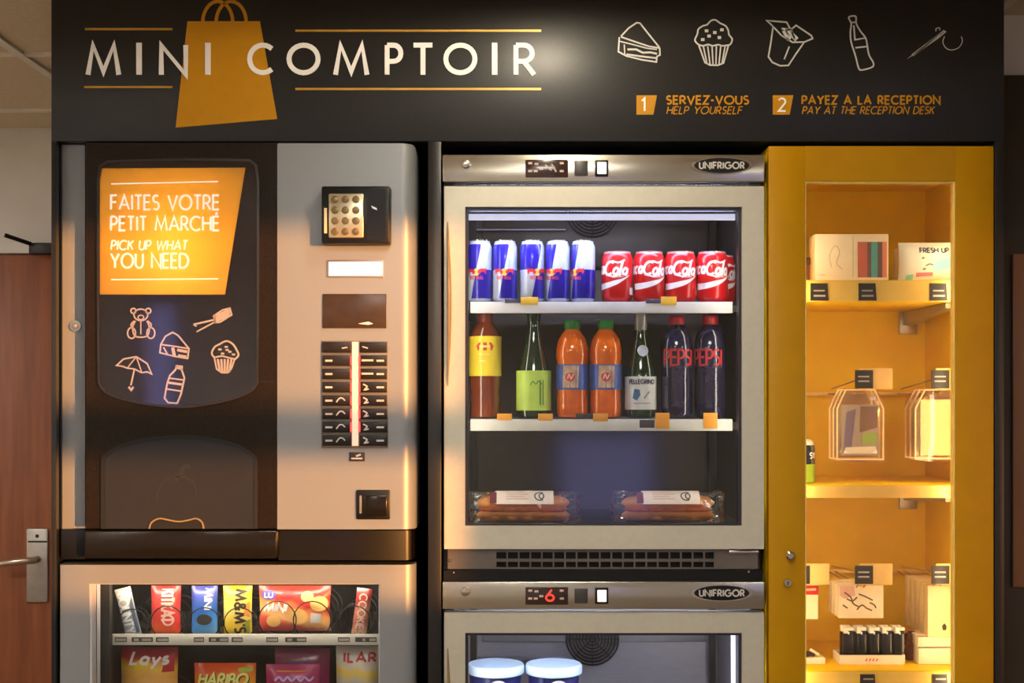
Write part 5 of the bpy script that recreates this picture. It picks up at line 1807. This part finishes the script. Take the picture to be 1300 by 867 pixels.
for i in range(10):
    row, j = divmod(i, 5)
    px = 1076.5 + j * 16.2
    Yq = Yl + .018 + row * .026
    X = sx(px, Yl + .018)
    ps = ['first', 'second', 'third', 'fourth', 'fifth'][j]
    t = thing('lighter', 'black lighter with a white top, %s of the %s row in the card tray' % (ps, ['front', 'back'][row]), 'lighter', (X, Yq, z0 + .004), 'lighters in the card tray')
    B().box(X - .0115, X + .0115, Yq - .007, Yq + .007, z0 + .0034, z0 + .066, .004).build('lighter_body', M('lighter_black', (26, 22, 16), .25, coat=.4), t)
    B().box(X - .010, X - .001, Yq - .0072, Yq + .006, z0 + .066, z0 + .079, .001).build('valve', M('lighter_white', (250, 240, 216), .35), t)
    B().box(X - .001, X + .011, Yq - .006, Yq + .006, z0 + .072, z0 + .079, .001).build('hood', 'lighter_white', t)
    B().box(X - .001, X + .010, Yq - .005, Yq + .005, z0 + .066, z0 + .072).build('spark_wheel', 'black_matte', t)
    B().box(X - .0015, X + .0015, Yq - .0075, Yq - .0068, z0 + .064, z0 + .070).build('trigger', 'lighter_white', t)
# stacked cartons on the right
Yr = .12
for i, (h0, h1) in enumerate(((0, 22), (22.5, 36.5))):
    t = thing('soap_box', ['deeper cream carton under the thin one on the lowest yellow shelf', 'thin cream carton on top of the deeper one on the lowest yellow shelf'][i], 'carton', (sx(1193, Yr), Yr + .03, z0 + h0 * kl), 'cartons stacked on the lowest yellow shelf')
    B().box(sx(1166 - i, Yr), sx(1222, Yr), Yr - .001 * i, Yr + .07, z0 + h0 * kl, z0 + h1 * kl, .0015).build('carton', 'carton_pale', t)
    B().box(sx(1165.5 - i, Yr), sx(1222.5, Yr), Yr - .0016 - .001 * i, Yr - .0008, z0 + (h1 - 1.2) * kl, z0 + (h1 - .2) * kl).build('lid_edge', M('edge_brown', (110, 74, 30), .5), t)
t = thing('brown_roll', 'brown textured roll between the lighters and cream cartons', 'roll', (sx(1157, .17), .17, z0), None)
b = B()
rr = random.Random(3)
prof = [(.004, 0), (.014, .001)]
for k in range(12):
    prof.append((.0145 + rr.uniform(-.0012, .0012), .004 + k * .0045))
prof += [(.013, .060), (.004, .061)]
b.lathe(prof, 20, (sx(1157, .17), .17, z0)).build('roll_body', M('roll_brown', (120, 64, 14), .7, var=.4, scale=120, bump=.8), t)
B().lathe([(.004, 0), (.008, .001), (.008, .003), (.004, .004)], 16, (sx(1157, .17), .17, z0 + .061)).build('roll_core', M('core_dark', (60, 34, 12), .7), t)
t = thing('small_packet', 'small white packet with a dark clip at the left end of the lowest yellow shelf', 'packet', (sx(1034, Yl), Yl + .03, z0))
B().box(sx(1012, Yl), sx(1048, Yl), Yl, Yl + .04, z0, z0 + .014, .002).build('packet_body', 'tray_white', t)
b = B().tube([(sx(1018, Yl), Yl + .012, z0 + .018), (sx(1030, Yl), Yl + .012, z0 + .022), (sx(1036, Yl), Yl + .010, z0 + .018)], [.007, .006, .003], 8)
b.build('clip', M('clip_dark', (56, 34, 22), .5), t)
B().tube([(sx(1030, Yl), Yl + .014, z0 + .030), (sx(1041, Yl), Yl + .012, z0 + .019)], [.004, .003], 8).build('clip_tip', 'tray_white', t)
